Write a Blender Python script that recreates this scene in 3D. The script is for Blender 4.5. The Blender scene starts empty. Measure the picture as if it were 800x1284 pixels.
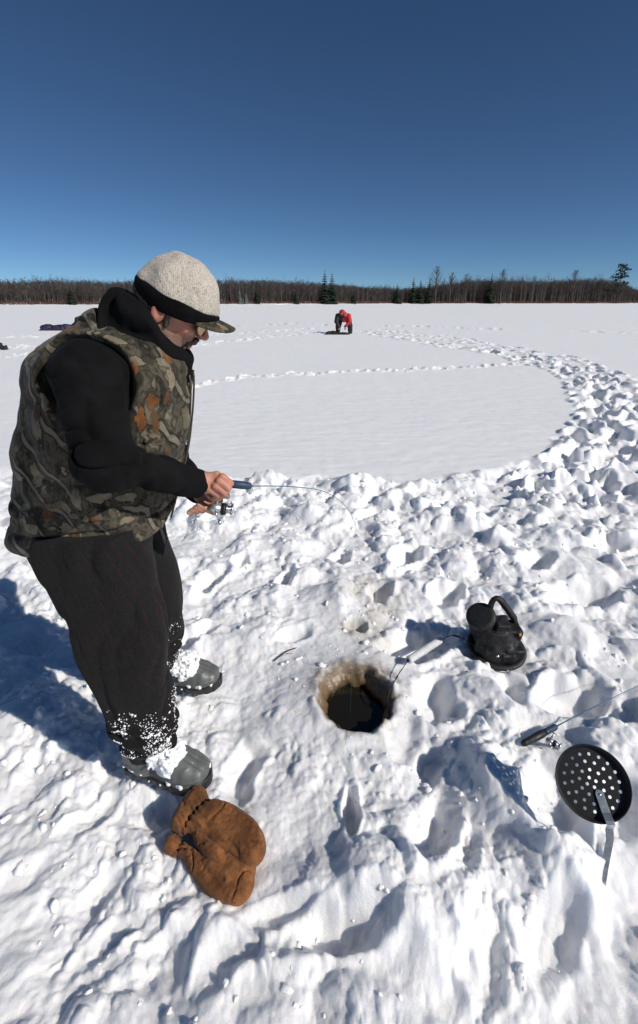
import bpy, math, random, time
import numpy as np
from mathutils import Vector, Matrix
T0 = time.time()
random.seed(7)
RNG = np.random.default_rng(11)
scene = bpy.context.scene
COL = scene.collection
F32 = np.float32

# ------------------------------------------------------------------ camera, light, exposure
FPX, PPX, PPY, HOR = 600.0, 400.0, 600.0, 378.0       # focal length and principal point (px of the 800 px wide frame)
CAMZ = 1.60
PITCH = math.atan((PPY - HOR) / FPX)
cam_d = bpy.data.cameras.new('camera'); cam = bpy.data.objects.new('camera', cam_d); COL.objects.link(cam)
cam.location = (0, 0, CAMZ); cam.rotation_euler = (math.pi/2 - PITCH, 0, 0)
cam_d.sensor_fit = 'HORIZONTAL'; cam_d.sensor_width = 24.0; cam_d.lens = 24.0*FPX/800
cam_d.shift_y = -(642-PPY)/800.0
cam_d.clip_start = 0.05; cam_d.clip_end = 5000
scene.camera = cam

SUN_EL, SUN_AZ = math.radians(35), math.radians(-31)   # azimuth of the sun from +X (towards -Y, behind the camera's right shoulder)
sdir = Vector((math.cos(SUN_EL)*math.cos(SUN_AZ), math.cos(SUN_EL)*math.sin(SUN_AZ), math.sin(SUN_EL)))
sl = bpy.data.lights.new('sun', 'SUN'); sl.energy = 4.1; sl.angle = math.radians(0.53); sl.color = (1.0, 0.955, 0.89)
so = bpy.data.objects.new('sun', sl); COL.objects.link(so); so.rotation_euler = sdir.to_track_quat('Z', 'Y').to_euler(); so.location = (3, -3, 8)

w = bpy.data.worlds.new('World'); scene.world = w; w.use_nodes = True
nt = w.node_tree; nt.nodes.clear()
out = nt.nodes.new('ShaderNodeOutputWorld'); bg = nt.nodes.new('ShaderNodeBackground'); sky = nt.nodes.new('ShaderNodeTexSky')
sky.sky_type = 'NISHITA'; sky.sun_disc = False; sky.sun_elevation = SUN_EL
sky.sun_rotation = math.atan2(sdir.x, sdir.y)
sky.altitude = 0; sky.air_density = 0.5; sky.dust_density = 0.0; sky.ozone_density = 3.0
bg.inputs['Strength'].default_value = 0.075
gam = nt.nodes.new('ShaderNodeGamma'); gam.inputs['Gamma'].default_value = 1.0
tint = nt.nodes.new('ShaderNodeVectorMath'); tint.operation = 'MULTIPLY'; tint.inputs[1].default_value = (0.64, 0.83, 0.93)   # polarised, cold winter blue
nt.links.new(sky.outputs[0], gam.inputs[0]); nt.links.new(gam.outputs[0], tint.inputs[0]); nt.links.new(tint.outputs[0], bg.inputs[0]); nt.links.new(bg.outputs[0], out.inputs[0])
scene.view_settings.view_transform = 'Standard'; scene.view_settings.look = 'None'
scene.view_settings.exposure = 0.0; scene.view_settings.gamma = 1.0
scene.render.engine = 'CYCLES'
scene.render.resolution_x = 638; scene.render.resolution_y = 1024

# ------------------------------------------------------------------ helpers
CP, SP = math.cos(PITCH), math.sin(PITCH)
def P(u, v, y):
    """world point seen at photograph pixel (u, v) in the vertical plane at distance y"""
    s = (v-PPY)/FPX; dy = CP - SP*s; dz = -SP - CP*s; t = y/dy
    return np.array([(u-PPX)/FPX*t, y, CAMZ + t*dz])
def G(u, v, z=0.0):
    """world point on the horizontal plane z"""
    s = (v-PPY)/FPX; dy = CP - SP*s; dz = -SP - CP*s; t = (z-CAMZ)/dz
    return np.array([(u-PPX)/FPX*t, t*dy, z])

def tag(o, label=None, cat=None, group=None, kind=None):
    if label: o['label'] = label
    if cat: o['category'] = cat
    if group: o['group'] = group
    if kind: o['kind'] = kind
    return o
def empty(name, loc, rz=0.0):
    o = bpy.data.objects.new(name, None); COL.objects.link(o); o.location = loc; o.rotation_euler = (0, 0, rz)
    o.empty_display_size = 0.1
    return o
def mesh_np(name, V, Fa, mat, parent=None, smooth=True, attr=None, local=False):
    """vertices in world space -> one mesh object; kept in place under its parent"""
    V = np.asarray(V, dtype=F32).reshape(-1, 3)
    if parent is not None and not local:
        bpy.context.view_layer.update()
        M = np.array(parent.matrix_world.inverted()); V = V @ M[:3, :3].T.astype(F32) + M[:3, 3].astype(F32)
    me = bpy.data.meshes.new(name)
    if isinstance(Fa, np.ndarray):
        n, k = Fa.shape
        me.vertices.add(len(V)); me.vertices.foreach_set('co', V.astype(F32).ravel())
        me.loops.add(n*k); me.loops.foreach_set('vertex_index', Fa.astype(np.int32).ravel())
        me.polygons.add(n); me.polygons.foreach_set('loop_start', (np.arange(n)*k).astype(np.int32))
        me.update(calc_edges=True); me.validate()
    else:
        me.from_pydata([tuple(map(float, p)) for p in V], [], Fa); me.update()
    me.polygons.foreach_set('use_smooth', [smooth]*len(me.polygons))
    if attr:
        for k_, a in attr.items():
            at = me.attributes.new(k_, 'FLOAT', 'POINT'); at.data.foreach_set('value', a.astype(F32))
    if mat: me.materials.append(mat)
    o = bpy.data.objects.new(name, me); COL.objects.link(o)
    if parent is not None: o.parent = parent
    return o

# ---- noise
def _h(ix, iy, iz, seed):
    U = np.uint32
    with np.errstate(over='ignore'):
        zc = U((int(iz)*2147483647+seed*974634777) & 0xffffffff) if not hasattr(iz, 'astype') else iz.astype(U)*U(2147483647)+U((seed*974634777) & 0xffffffff)
        x = ix.astype(U)*U(374761393)+iy.astype(U)*U(668265263)+zc
        x = (x ^ (x >> U(13)))*U(1274126177); x = (x ^ (x >> U(16)))*U(2246822519)
    return ((x ^ (x >> U(15))) & U(0xffffff)).astype(F32)*F32(1/0xffffff)
def noise2(x, y, seed=0):
    ix = np.floor(x); iy = np.floor(y); fx = (x-ix).astype(F32); fy = (y-iy).astype(F32)
    ix = ix.astype(np.int32); iy = iy.astype(np.int32); z = 0
    ux = fx*fx*(3-2*fx); uy = fy*fy*(3-2*fy)
    a = _h(ix, iy, z, seed); b = _h(ix+1, iy, z, seed); c = _h(ix, iy+1, z, seed); d = _h(ix+1, iy+1, z, seed)
    return ((a*(1-ux)+b*ux)*(1-uy) + (c*(1-ux)+d*ux)*uy)*2-1
def noise3(p, s, seed=0):
    q = p/s; i = np.floor(q); f = (q-i).astype(F32); i = i.astype(np.int32); u = f*f*(3-2*f)
    r = 0
    for a in (0, 1):
        for b in (0, 1):
            for c in (0, 1):
                hh = _h(i[..., 0]+a, i[..., 1]+b, (i[..., 2]+c), seed)
                r = r + hh*(u[..., 0] if a else 1-u[..., 0])*(u[..., 1] if b else 1-u[..., 1])*(u[..., 2] if c else 1-u[..., 2])
    return r*2-1
def sstep(a, b, x):
    t = np.clip((x-a)/(b-a), 0, 1); return t*t*(3-2*t)

# ---- implicit surfaces
def A(*v): return np.array(v, dtype=F32)
def smin(a, b, k):
    h = np.clip(.5+.5*(b-a)/k, 0, 1); return b*(1-h)+a*h - k*h*(1-h)
def smax(a, b, k): return -smin(-a, -b, k)
def rcone(p, a, b, ra, rb):
    a = np.asarray(a, F32); b = np.asarray(b, F32); ab = b-a
    t = np.clip(((p-a)@ab)/float(ab@ab), 0, 1)
    d = p - a - t[..., None]*ab
    return np.sqrt((d*d).sum(-1)) - (ra+(rb-ra)*t)
def chain(p, pts, k=0.01):
    r = None
    for (a, ra), (b, rb) in zip(pts[:-1], pts[1:]):
        d = rcone(p, a, b, ra, rb); r = d if r is None else smin(r, d, k)
    return r
def ell(p, c, r, R=None):
    q = p-np.asarray(c, F32)
    if R is not None: q = q@np.asarray(R, F32)          # columns of R are the ellipsoid's axes
    r = np.asarray(r, F32); k0 = np.sqrt(((q/r)**2).sum(-1)); k1 = np.sqrt(((q/(r*r))**2).sum(-1))+1e-9
    return k0*(k0-1)/k1
def rbox(p, c, b, rr, R=None):
    q = p-np.asarray(c, F32)
    if R is not None: q = q@np.asarray(R, F32)
    q = np.abs(q)-np.asarray(b, F32)+rr
    return np.sqrt((np.maximum(q, 0)**2).sum(-1)) + np.minimum(q.max(-1), 0) - rr
def loft(p, tab, ex=2.0):
    """tab rows: z, cx, cy, hx, hy (z ascending): superelliptic cross-sections"""
    t = np.array(tab, dtype=F32); z = p[..., 2]
    cx = np.interp(z, t[:, 0], t[:, 1]); cy = np.interp(z, t[:, 0], t[:, 2]); hx = np.interp(z, t[:, 0], t[:, 3]); hy = np.interp(z, t[:, 0], t[:, 4])
    dx = np.abs(p[..., 0]-cx)/hx; dy = np.abs(p[..., 1]-cy)/hy
    k0 = (dx**ex+dy**ex)**(1/ex)
    d = (k0-1)*np.minimum(hx, hy)
    return np.maximum(d, np.maximum(z-t[-1, 0], t[0, 0]-z))
def smooth_tab(tab, n=60):
    t = np.array(sorted(tab)); zz = np.linspace(t[0, 0], t[-1, 0], n); o = [zz]
    for c in range(1, t.shape[1]):
        v = np.interp(zz, t[:, 0], t[:, c])
        for _ in range(3):
            w_ = np.concatenate([[v[0]], v, [v[-1]]]); v = (w_[:-2]+2*w_[1:-1]+w_[2:])/4
        o.append(v)
    return np.array(o).T
def within(p, c, r, f):
    """f evaluated only inside a sphere, a safe distance elsewhere"""
    sh = p.shape[:-1]; q = p.reshape(-1, 3); d = np.linalg.norm(q-np.asarray(c, F32), axis=1); o = (d-r*.75).astype(F32); m_ = d < r
    if m_.any(): o[m_] = f(q[m_])
    return o.reshape(sh)
def axes(fwd, up):
    """rotation matrix whose columns are forward, left, up"""
    f = np.array(fwd, float); f /= np.linalg.norm(f); u = np.array(up, float); u -= f*(u@f); u /= np.linalg.norm(u)
    return np.stack([f, np.cross(u, f), u], 1)
def nets(f, lo, hi, h, n=14, slack=1.25):
    """surface nets over the blocks that the surface of f crosses"""
    lo = np.array(lo, float); hi = np.array(hi, float)
    N = np.ceil((hi-lo)/(h*n)).astype(int); m = n+2
    bi = np.stack(np.meshgrid(*[np.arange(k) for k in N], indexing='ij'), -1).reshape(-1, 3)
    d = f((lo+(bi+.5)*n*h).astype(F32)); bi = bi[np.abs(d) < n*h*slack]
    L = np.arange(m); lg = np.stack(np.meshgrid(L, L, L, indexing='ij'), -1).reshape(-1, 3)
    S = (N*n+4).astype(np.int64)
    def gid(c): return (c[..., 0]*S[1]+c[..., 1])*S[2]+c[..., 2]
    ids, pos, quads = [], [], []
    corners = np.array([[a, b, c] for a in (0, 1) for b in (0, 1) for c in (0, 1)])
    edges = [(i, j) for i in range(8) for j in range(i+1, 8) if np.abs(corners[i]-corners[j]).sum() == 1]
    for s0 in range(0, len(bi), 90):
        B = bi[s0:s0+90]; pts = (B[:, None, :]*n+lg[None]).astype(np.int64)
        V = f((lo+pts*h).astype(F32)).reshape(len(B), m, m, m); sg = V < 0
        for ax in range(3):
            sl0 = [slice(None)]+[slice(1, n+1)]*3; sl1 = list(sl0); sl1[ax+1] = slice(2, n+2)
            e = sg[tuple(sl0)] != sg[tuple(sl1)]
            w_ = np.argwhere(e)
            if not len(w_): continue
            flip = sg[tuple(sl0)][e]
            g = B[w_[:, 0]]*n + w_[:, 1:]+1
            a1, a2 = (ax+1) % 3, (ax+2) % 3; o1 = np.zeros(3, int); o1[a1] = 1; o2 = np.zeros(3, int); o2[a2] = 1
            q = np.stack([gid(g-o1-o2), gid(g-o2), gid(g), gid(g-o1)], 1)
            q[~flip] = q[~flip][:, ::-1]; quads.append(q)
        cs = np.stack([sg[:, a:a+n+1, b:b+n+1, c:c+n+1] for a, b, c in corners], -1); k = cs.sum(-1); act = (k > 0) & (k < 8)
        w_ = np.argwhere(act); vals = np.stack([V[w_[:, 0], w_[:, 1]+a, w_[:, 2]+b, w_[:, 3]+c] for a, b, c in corners], 1)
        acc = np.zeros((len(w_), 3)); cnt = np.zeros(len(w_))
        for i, j in edges:
            cr = (vals[:, i] < 0) != (vals[:, j] < 0); tt = np.where(cr, vals[:, i]/(vals[:, i]-vals[:, j]+1e-20), 0)
            acc += np.where(cr[:, None], corners[i]+tt[:, None]*(corners[j]-corners[i]), 0); cnt += cr
        g = B[w_[:, 0]]*n+w_[:, 1:]
        ids.append(gid(g)); pos.append(lo+(g+acc/cnt[:, None])*h)
    ids = np.concatenate(ids); pos = np.concatenate(pos); quads = np.concatenate(quads)
    u, first = np.unique(ids, return_index=True); pos = pos[first]
    return pos, np.searchsorted(u, quads).astype(np.int32)
def sdf_obj(name, f, lo, hi, h, mat, parent=None, slack=1.25, attr=None):
    V, Q = nets(f, lo, hi, h, slack=slack)
    at = {k: fn(V.astype(F32)) for k, fn in attr.items()} if attr else None
    return mesh_np(name, V, Q, mat, parent, attr=at)
class MB:
    """collects simple shapes into one mesh"""
    def __init__(s): s.V = []; s.F = []
    def add(s, V, F):
        n = len(s.V); s.V += [tuple(map(float, v)) for v in V]; s.F += [tuple(i+n for i in f) for f in F]
    def tube(s, pts, rad, n=8, cap=True):
        pts = [np.array(p, float) for p in pts]; k = len(pts)
        if not hasattr(rad, '__len__'): rad = [rad]*k
        V = []; ref = None
        for i, p in enumerate(pts):
            d = pts[min(i+1, k-1)]-pts[max(i-1, 0)]; d /= (np.linalg.norm(d)+1e-12)
            if ref is None: ref = np.cross(d, (0, 0, 1) if abs(d[2]) < .9 else (1, 0, 0))
            a = ref-d*(ref@d); a /= (np.linalg.norm(a)+1e-12); ref = a; b = np.cross(d, a)
            V += [p+rad[i]*(math.cos(2*math.pi*j/n)*a+math.sin(2*math.pi*j/n)*b) for j in range(n)]
        F = [(i*n+j, i*n+(j+1) % n, (i+1)*n+(j+1) % n, (i+1)*n+j) for i in range(k-1) for j in range(n)]
        if cap: F += [tuple(range(n))[::-1], tuple((k-1)*n+j for j in range(n))]
        s.add(V, F); return s
    def lathe(s, o, R, prof, n=24, caps=(False, False)):
        """prof: (radius, height) along the third column of R"""
        o = np.array(o, float); V = []
        for r, z in prof:
            V += [o+R@np.array([r*math.cos(2*math.pi*j/n), r*math.sin(2*math.pi*j/n), z]) for j in range(n)]
        k = len(prof); F = [(i*n+j, i*n+(j+1) % n, (i+1)*n+(j+1) % n, (i+1)*n+j) for i in range(k-1) for j in range(n)]
        if caps[0]: F.append(tuple(range(n))[::-1])
        if caps[1]: F.append(tuple((k-1)*n+j for j in range(n)))
        s.add(V, F); return s
    def box(s, o, R, h):
        o = np.array(o, float); V = [o+R@np.array([a*h[0], b*h[1], c*h[2]]) for a in (-1, 1) for b in (-1, 1) for c in (-1, 1)]
        s.add(V, [(0, 1, 3, 2), (4, 6, 7, 5), (0, 4, 5, 1), (2, 3, 7, 6), (0, 2, 6, 4), (1, 5, 7, 3)]); return s
    def build(s, name, mat, parent=None, smooth=True, bevel=0):
        o = mesh_np(name, s.V, s.F, mat, parent, smooth=smooth)
        if bevel:
            b = o.modifiers.new('bevel', 'BEVEL'); b.width = bevel; b.segments = 2; b.limit_method = 'ANGLE'
        return o
def catmull(pts, n=8):
    pts = [np.array(p, float) for p in pts]; q = [2*pts[0]-pts[1]]+pts+[2*pts[-1]-pts[-2]]; o = []
    for i in range(1, len(q)-2):
        for k in range(n):
            t = k/n; o.append(.5*((2*q[i])+(-q[i-1]+q[i+1])*t+(2*q[i-1]-5*q[i]+4*q[i+1]-q[i+2])*t*t+(-q[i-1]+3*q[i]-3*q[i+1]+q[i+2])*t**3))
    o.append(pts[-1]); return o

# ------------------------------------------------------------------ materials
class NT:
    def __init__(s, name):
        s.m = bpy.data.materials.new(name); s.m.use_nodes = True; s.t = s.m.node_tree; s.b = s.t.nodes['Principled BSDF']
        s.tc = None
    def n(s, typ, **kw):
        nd = s.t.nodes.new(typ)
        for k, v in kw.items():
            if k in nd.bl_rna.properties: setattr(nd, k, v)
            else: nd.inputs[k.replace('_', ' ')].default_value = v
        return nd
    def l(s, a, b): s.t.links.new(a, b)
    def coord(s):
        if not s.tc: s.tc = s.n('ShaderNodeTexCoord')
        return s.tc.outputs['Object']
    def mapped(s, scale=(1, 1, 1), rot=(0, 0, 0), src=None):
        mp = s.n('ShaderNodeMapping'); mp.inputs['Scale'].default_value = scale; mp.inputs['Rotation'].default_value = rot
        s.l(src or s.coord(), mp.inputs[0]); return mp.outputs[0]
    def noise(s, scale, detail=3, rough=.55, vec=None, dist=0):
        nd = s.n('ShaderNodeTexNoise', Scale=scale, Detail=detail, Roughness=rough, Distortion=dist); s.l(vec or s.coord(), nd.inputs['Vector']); return nd.outputs['Fac']
    def ramp(s, fac, stops, interp='LINEAR'):
        r = s.n('ShaderNodeValToRGB'); r.color_ramp.interpolation = interp; e = r.color_ramp.elements
        while len(e) < len(stops): e.new(.5)
        for i, (p, c) in enumerate(stops):
            e[i].position = p; e[i].color = (c if len(c) == 4 else (*c, 1)) if hasattr(c, '__len__') else (c, c, c, 1)
        s.l(fac, r.inputs[0]); return r.outputs[0]
    def mix(s, fac, a, b, bt='MIX'):
        m = s.n('ShaderNodeMix', data_type='RGBA', blend_type=bt)
        for i, v in ((0, fac), (6, a), (7, b)):
            if hasattr(v, 'links'): s.l(v, m.inputs[i])
            else: m.inputs[i].default_value = v if i == 0 else ((*v, 1) if len(v) == 3 else v)
        return m.outputs[2]
    def math(s, op, a, b=0.0):
        m = s.n('ShaderNodeMath', operation=op)
        for i, v in ((0, a), (1, b)):
            if hasattr(v, 'links'): s.l(v, m.inputs[i])
            else: m.inputs[i].default_value = v
        return m.outputs[0]
    def attr(s, name):
        return s.n('ShaderNodeAttribute', attribute_name=name).outputs['Fac']
    def bump(s, hgt, strength=.3, dist=.01, prev=None):
        b = s.n('ShaderNodeBump', Strength=strength, Distance=dist); s.l(hgt, b.inputs['Height'])
        if prev is not None: s.l(prev, b.inputs['Normal'])
        s.l(b.outputs[0], s.b.inputs['Normal']); return b.outputs[0]
    def base(s, c, rough=.6, spec=None, metal=None, sheen=None):
        if hasattr(c, 'links'): s.l(c, s.b.inputs['Base Color'])
        else: s.b.inputs['Base Color'].default_value = (*c, 1)
        s.b.inputs['Roughness'].default_value = rough
        if spec is not None: s.b.inputs['Specular IOR Level'].default_value = spec
        if metal is not None: s.b.inputs['Metallic'].default_value = metal
        if sheen is not None: s.b.inputs['Sheen Weight'].default_value = sheen; s.b.inputs['Sheen Roughness'].default_value = .5
        return s
def simple(name, c, rough=.6, spec=.5, metal=0, var=.15, vs=30, bump=.0, bs=200, bd=.001, sheen=None):
    m = NT(name); f = m.noise(vs, 4)
    lo = tuple(x*(1-var) for x in c); hi = tuple(min(1, x*(1+var)) for x in c)
    m.base(m.ramp(f, [(.3, lo), (.7, hi)]), rough, spec, metal, sheen)
    if bump: m.bump(m.noise(bs, 2), bump, bd)
    return m.m

def mat_snow():
    m = NT('snow'); c = m.coord()
    st = m.attr('stain'); wet = m.attr('wet')
    n1 = m.noise(6, 5, .6); n2 = m.noise(40, 4, .6)
    white = m.ramp(n1, [(.3, (.865, .87, .89)), (.7, (.925, .925, .93))])
    st2 = m.math('MULTIPLY', st, m.ramp(n2, [(.25, .55), (.7, 1.3)]))
    col = m.mix(m.ramp(st2, [(.05, 0.), (.95, 1.)]), white, (.20, .135, .075))
    col = m.mix(m.math('MULTIPLY', wet, m.ramp(n2, [(.3, .5), (.7, 1.)])), col, (.46, .42, .35))
    m.base(col, .55, .35)
    m.l(m.ramp(st, [(.0, .62), (1., .25)]), m.b.inputs['Roughness'])
    m.b.inputs['Subsurface Weight'].default_value = 0.8; m.b.inputs['Subsurface Radius'].default_value = (.016, .020, .026); m.b.inputs['Subsurface Scale'].default_value = 1.0
    b = m.bump(m.noise(55, 6, .7), .55, .010)
    m.bump(m.noise(300, 4, .7), .65, .003, b)
    return m.m
M = {}
M['snow'] = mat_snow()
def mat_water():
    m = NT('dark_water'); m.base((.012, .010, .006), .06, .5); m.bump(m.noise(9, 2), .15, .01); return m.m
M['water'] = mat_water()
def mat_clod():
    m = NT('snow_clod'); m.base(m.ramp(m.noise(30, 4), [(.3, (.865, .87, .89)), (.7, (.925, .925, .93))]), .6, .35)
    m.bump(m.noise(130, 4, .6), .5, .004); return m.m
M['clod'] = mat_clod()

# ------------------------------------------------------------------ the snow-covered lake
HOLE = G(445, 873); HX, HY = float(HOLE[0]), float(HOLE[1])
WATER_Z = -0.085
def blobs(x, y, s, dens, seed, amp, pw=.5):
    """rounded clods: max over jittered cells of elongated caps"""
    r = np.zeros_like(x, dtype=F32); X = x/s; Y = y/s; ix = np.floor(X).astype(np.int32); iy = np.floor(Y).astype(np.int32)
    for a in (-1, 0, 1):
        for b in (-1, 0, 1):
            cx = ix+a; cy = iy+b
            on = _h(cx, cy, 1, seed) < dens
            dx = X-(cx+.2+.6*_h(cx, cy, 2, seed)); dy = Y-(cy+.2+.6*_h(cx, cy, 3, seed))
            th = _h(cx, cy, 4, seed)*3.14; c_, s_ = np.cos(th), np.sin(th); rr = .38+.42*_h(cx, cy, 5, seed)
            e = .6+.4*_h(cx, cy, 6, seed)
            d2 = ((dx*c_+dy*s_)/rr)**2+((-dx*s_+dy*c_)/(rr*e))**2
            cap = np.clip(1-d2, 0, 1)**pw*(.45+.55*_h(cx, cy, 7, seed))
            r = np.maximum(r, np.where(on, cap, 0)) if pw < .65 else r+np.where(on, cap, 0)**4
    return (r if pw < .65 else r**.25)*amp
def fbm2(x, y, s, octs, seed, gain=.5):
    r = 0; a = 1
    for o in range(octs): r = r+a*noise2(x/s, y/s, seed+o*17); a *= gain; s *= .5
    return r
def polydist(x, y, pts):
    d = np.full(x.shape, 1e9, F32)
    for a, b in zip(pts[:-1], pts[1:]):
        ax, ay = a[:2]; bx, by = b[:2]; ux, uy = bx-ax, by-ay; L = ux*ux+uy*uy
        t = np.clip(((x-ax)*ux+(y-ay)*uy)/L, 0, 1); d = np.minimum(d, np.hypot(x-ax-t*ux, y-ay-t*uy))
    return d
def gl(*uv): return [G(u, v)[:2] for u, v in uv]
def walk(pts, step=.36, side=.11, jit=.05, seed=1):
    rg = np.random.default_rng(seed); o = []; acc = 0; k = 0
    for a, b in zip(pts[:-1], pts[1:]):
        a = np.array(a[:2]); b = np.array(b[:2]); L = np.linalg.norm(b-a)
        if L < 1e-6: continue
        d = (b-a)/L; nrm = np.array([-d[1], d[0]])
        while acc < L:
            p = a+d*acc+nrm*side*(1 if k % 2 else -1)+rg.normal(0, jit, 2)
            o.append((p[0], p[1], math.atan2(d[1], d[0])+rg.normal(0, .2), rg.uniform(.75, 1.15))); acc += step*rg.uniform(.8, 1.25); k += 1
        acc -= L
    return o
# trails of footprints seen on the lake (drawn on the ground, in metres)
TR = []
TR += walk(gl((235, 486), (300, 474), (370, 471), (450, 467), (520, 465), (600, 460), (660, 456)), .55, .05, .04, 2)
TR = [(a, b, c, .62) for a, b, c, d in TR]
TR += walk(gl((446, 415), (480, 420), (520, 428), (580, 437), (640, 446), (700, 462)), .33, .22, .12, 3)
TR += walk(gl((470, 413), (540, 421), (600, 432), (680, 445), (760, 470), (790, 500)), .36, .3, .2, 4)
TR += walk(gl((700, 462), (745, 480), (765, 510), (762, 545), (740, 590), (700, 640)), .3, .22, .10, 5)
TR += walk(gl((722, 470), (770, 500), (790, 540), (790, 590), (780, 650)), .32, .22, .10, 15)
TR += walk(gl((738, 490), (750, 520), (742, 560), (705, 596), (630, 612)), .3, .15, .08, 6)
TR += walk(gl((440, 408), (520, 409), (640, 413), (720, 415), (830, 419)), .6, .2, .1, 7)
TR += walk(gl((300, 409), (360, 406), (420, 408)), .6, .2, .1, 8)
TR += walk(gl((-60, 424), (40, 422), (120, 420), (260, 420), (340, 416), (400, 412)), .55, .2, .1, 9)
TR += walk(gl((-60, 440), (20, 436), (50, 432)), .5, .2, .1, 10)
TR += walk(gl((-60, 450), (30, 446), (90, 438), (240, 434), (340, 423), (400, 417)), .5, .2, .1, 12)
# single prints and hollows in the trodden snow: u, v, length, width, angle, depth
PITS = []
for u, v, L, W_, ang, dp in [
    (447, 1012, .20, .065, 88, .10), (545, 1035, .22, .16, 60, .10), (535, 950, .18, .12, 70, .07), (430, 1160, .34, .13, 12, .10), (350, 1135, .2, .08, 20, .05),
    (590, 1085, .2, .10, 55, .05), (505, 905, .30, .13, 75, .08), (545, 870, .30, .18, 65, .10), (520, 800, .42, .20, 20, .10), 
    (690, 1160, .24, .11, 35, .06), (600, 1170, .22, .10, 60, .05), (720, 870, .36, .22, 30, .13), (780, 890, .3, .2, 30, .10), (700, 1000, .3, .18, 50, .09), (510, 690, .34, .18, 60, .13),
    (430, 690, .22, .16, 60, .07), (360, 720, .26, .12, 80, .09), (375, 790, .2, .10, 40, .05), (443, 783, .11, .09, 0, .07), (600, 640, .3, .18, 20, .10), (730, 740, .4, .25, 10, .13),
    (670, 700, .3, .17, 35, .09), (760, 680, .34, .2, 15, .12), (620, 590, .3, .2, 10, .09), (560, 640, .3, .18, 30, .08), (690, 620, .4, .24, 5, .11), (770, 610, .36, .22, 8, .10),
    (470, 640, .3, .17, 45, .08), (330, 620, .3, .16, 30, .07), (260, 720, .26, .13, 60, .08), (300, 700, .2, .1, 70, .07), (250, 790, .26, .13, 40, .07),
    (90, 850, .3, .14, 20, .04), (30, 800, .34, .2, 10, .05), (60, 960, .28, .14, 35, .05), (110, 1020, .20, .10, 45, .035), (30, 1080, .22, .12, 30, .03), (110, 1110, .16, .07, 60, .04), (130, 1160, .16, .08, 45, .035),
    (190, 1010, .22, .12, 20, .05), (300, 955, .22, .13, 80, .06), (300, 1190, .26, .12, 20, .05), (200, 1190, .22, .1, 40, .05), (770, 1010, .3, .18, 70, .08), (790, 1130, .3, .18, 60, .07),
    (560, 740, .26, .14, 50, .09), (480, 740, .24, .13, 70, .07), (640, 860, .22, .14, 80, .06)]:
    p = G(u, v); PITS.append((p[0], p[1], math.radians(ang), L, W_, dp))
HEAPS = []   # mounds: u, v, radius x, radius y, height
for u, v, rx, ry, hh in [(390, 640, .22, .25, .10), (480, 660, .14, .2, .06), (575, 690, .22, .16, .08), (630, 900, .16, .2, .09), (590, 950, .08, .14, .06), (470, 1080, .20, .10, .05), (420, 1100, .22, .07, .05),
                         (320, 790, .16, .14, .06), (350, 900, .12, .12, .03), (510, 1160, .25, .12, .06), (740, 1090, .2, .14, .08), (690, 1075, .15, .15, .12), (615, 990, .15, .15, .14), (665, 1010, .12, .14, .08), (620, 1110, .12, .14, .04), (330, 603, .2, .12, .08), (385, 593, .16, .10, .10), (440, 612, .18, .12, .08), (520, 607, .26, .14, .09), (600, 583, .25, .14, .08), (670, 565, .3, .16, .09), (290, 650, .2, .2, .07), (540, 730, .18, .12, .08), (430, 740, .12, .14, .07), (370, 680, .14, .16, .07), (660, 640, .25, .16, .08), (600, 850, .10, .2, .06), (740, 980, .13, .12, .05), (30, 900, .2, .2, .07),
                         (330, 1010, .12, .14, .03), (560, 1120, .16, .12, .04), (700, 780, .16, .2, .08), (480, 960, .07, .07, .035), (780, 940, .2, .15, .07)]:
    p = G(u, v); HEAPS.append((p[0], p[1], rx, ry, hh))
TRACK_A = gl((520, 427), (600, 438), (690, 455), (740, 480), (765, 510), (770, 560), (740, 620))
SMOOTH = [(-7., 4.5), (-3.5, 4.3), (-1.6, 4.1), (-.2, 3.95), (1.0, 4.15), (1.9, 4.8), (2.55, 6.0), (3.0, 7.6), (3.35, 9.2), (3.3, 11.)]
def churn_mask(x, y):
    jx = x+.22*noise2(x/.7, y/.7, 50)+.08*noise2(x/.2, y/.2, 51); jy = y+.28*noise2(x/.8, y/.8, 52)+.09*noise2(x/.22, y/.22, 53)
    # front edge of the untouched field as a function of x
    ex = np.array([-9, -4.5, -2.6, -1.6, -.3, .63, 1.29, 2.0, 2.7, 3.54, 4.47, 5.0, 5.75, 6.2]); ey = np.array([5.4, 5.0, 4.6, 4.3, 4.3, 4.35, 4.5, 4.75, 5.35, 6.5, 8.3, 9.6, 11.2, 12.5])
    e = np.interp(jx, ex, ey); m = sstep(.12, -.20, jy-e)
    m = m*sstep(.4, -.3, jx-np.interp(jy, [0, 3, 4, 5, 6.6, 8.35, 10, 12], [14, 11, 7.6, 5.8, 5.1, 5.7, 6.4, 6.9]))
    tr = sstep(.62, .15, polydist(jx, jy, TRACK_A)); m2 = np.maximum(m, tr)
    fm = sstep(1.7, .3, np.hypot((jx-3.1), (jy-27.5)*.6)); return np.maximum(m2, fm).astype(F32)
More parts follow.
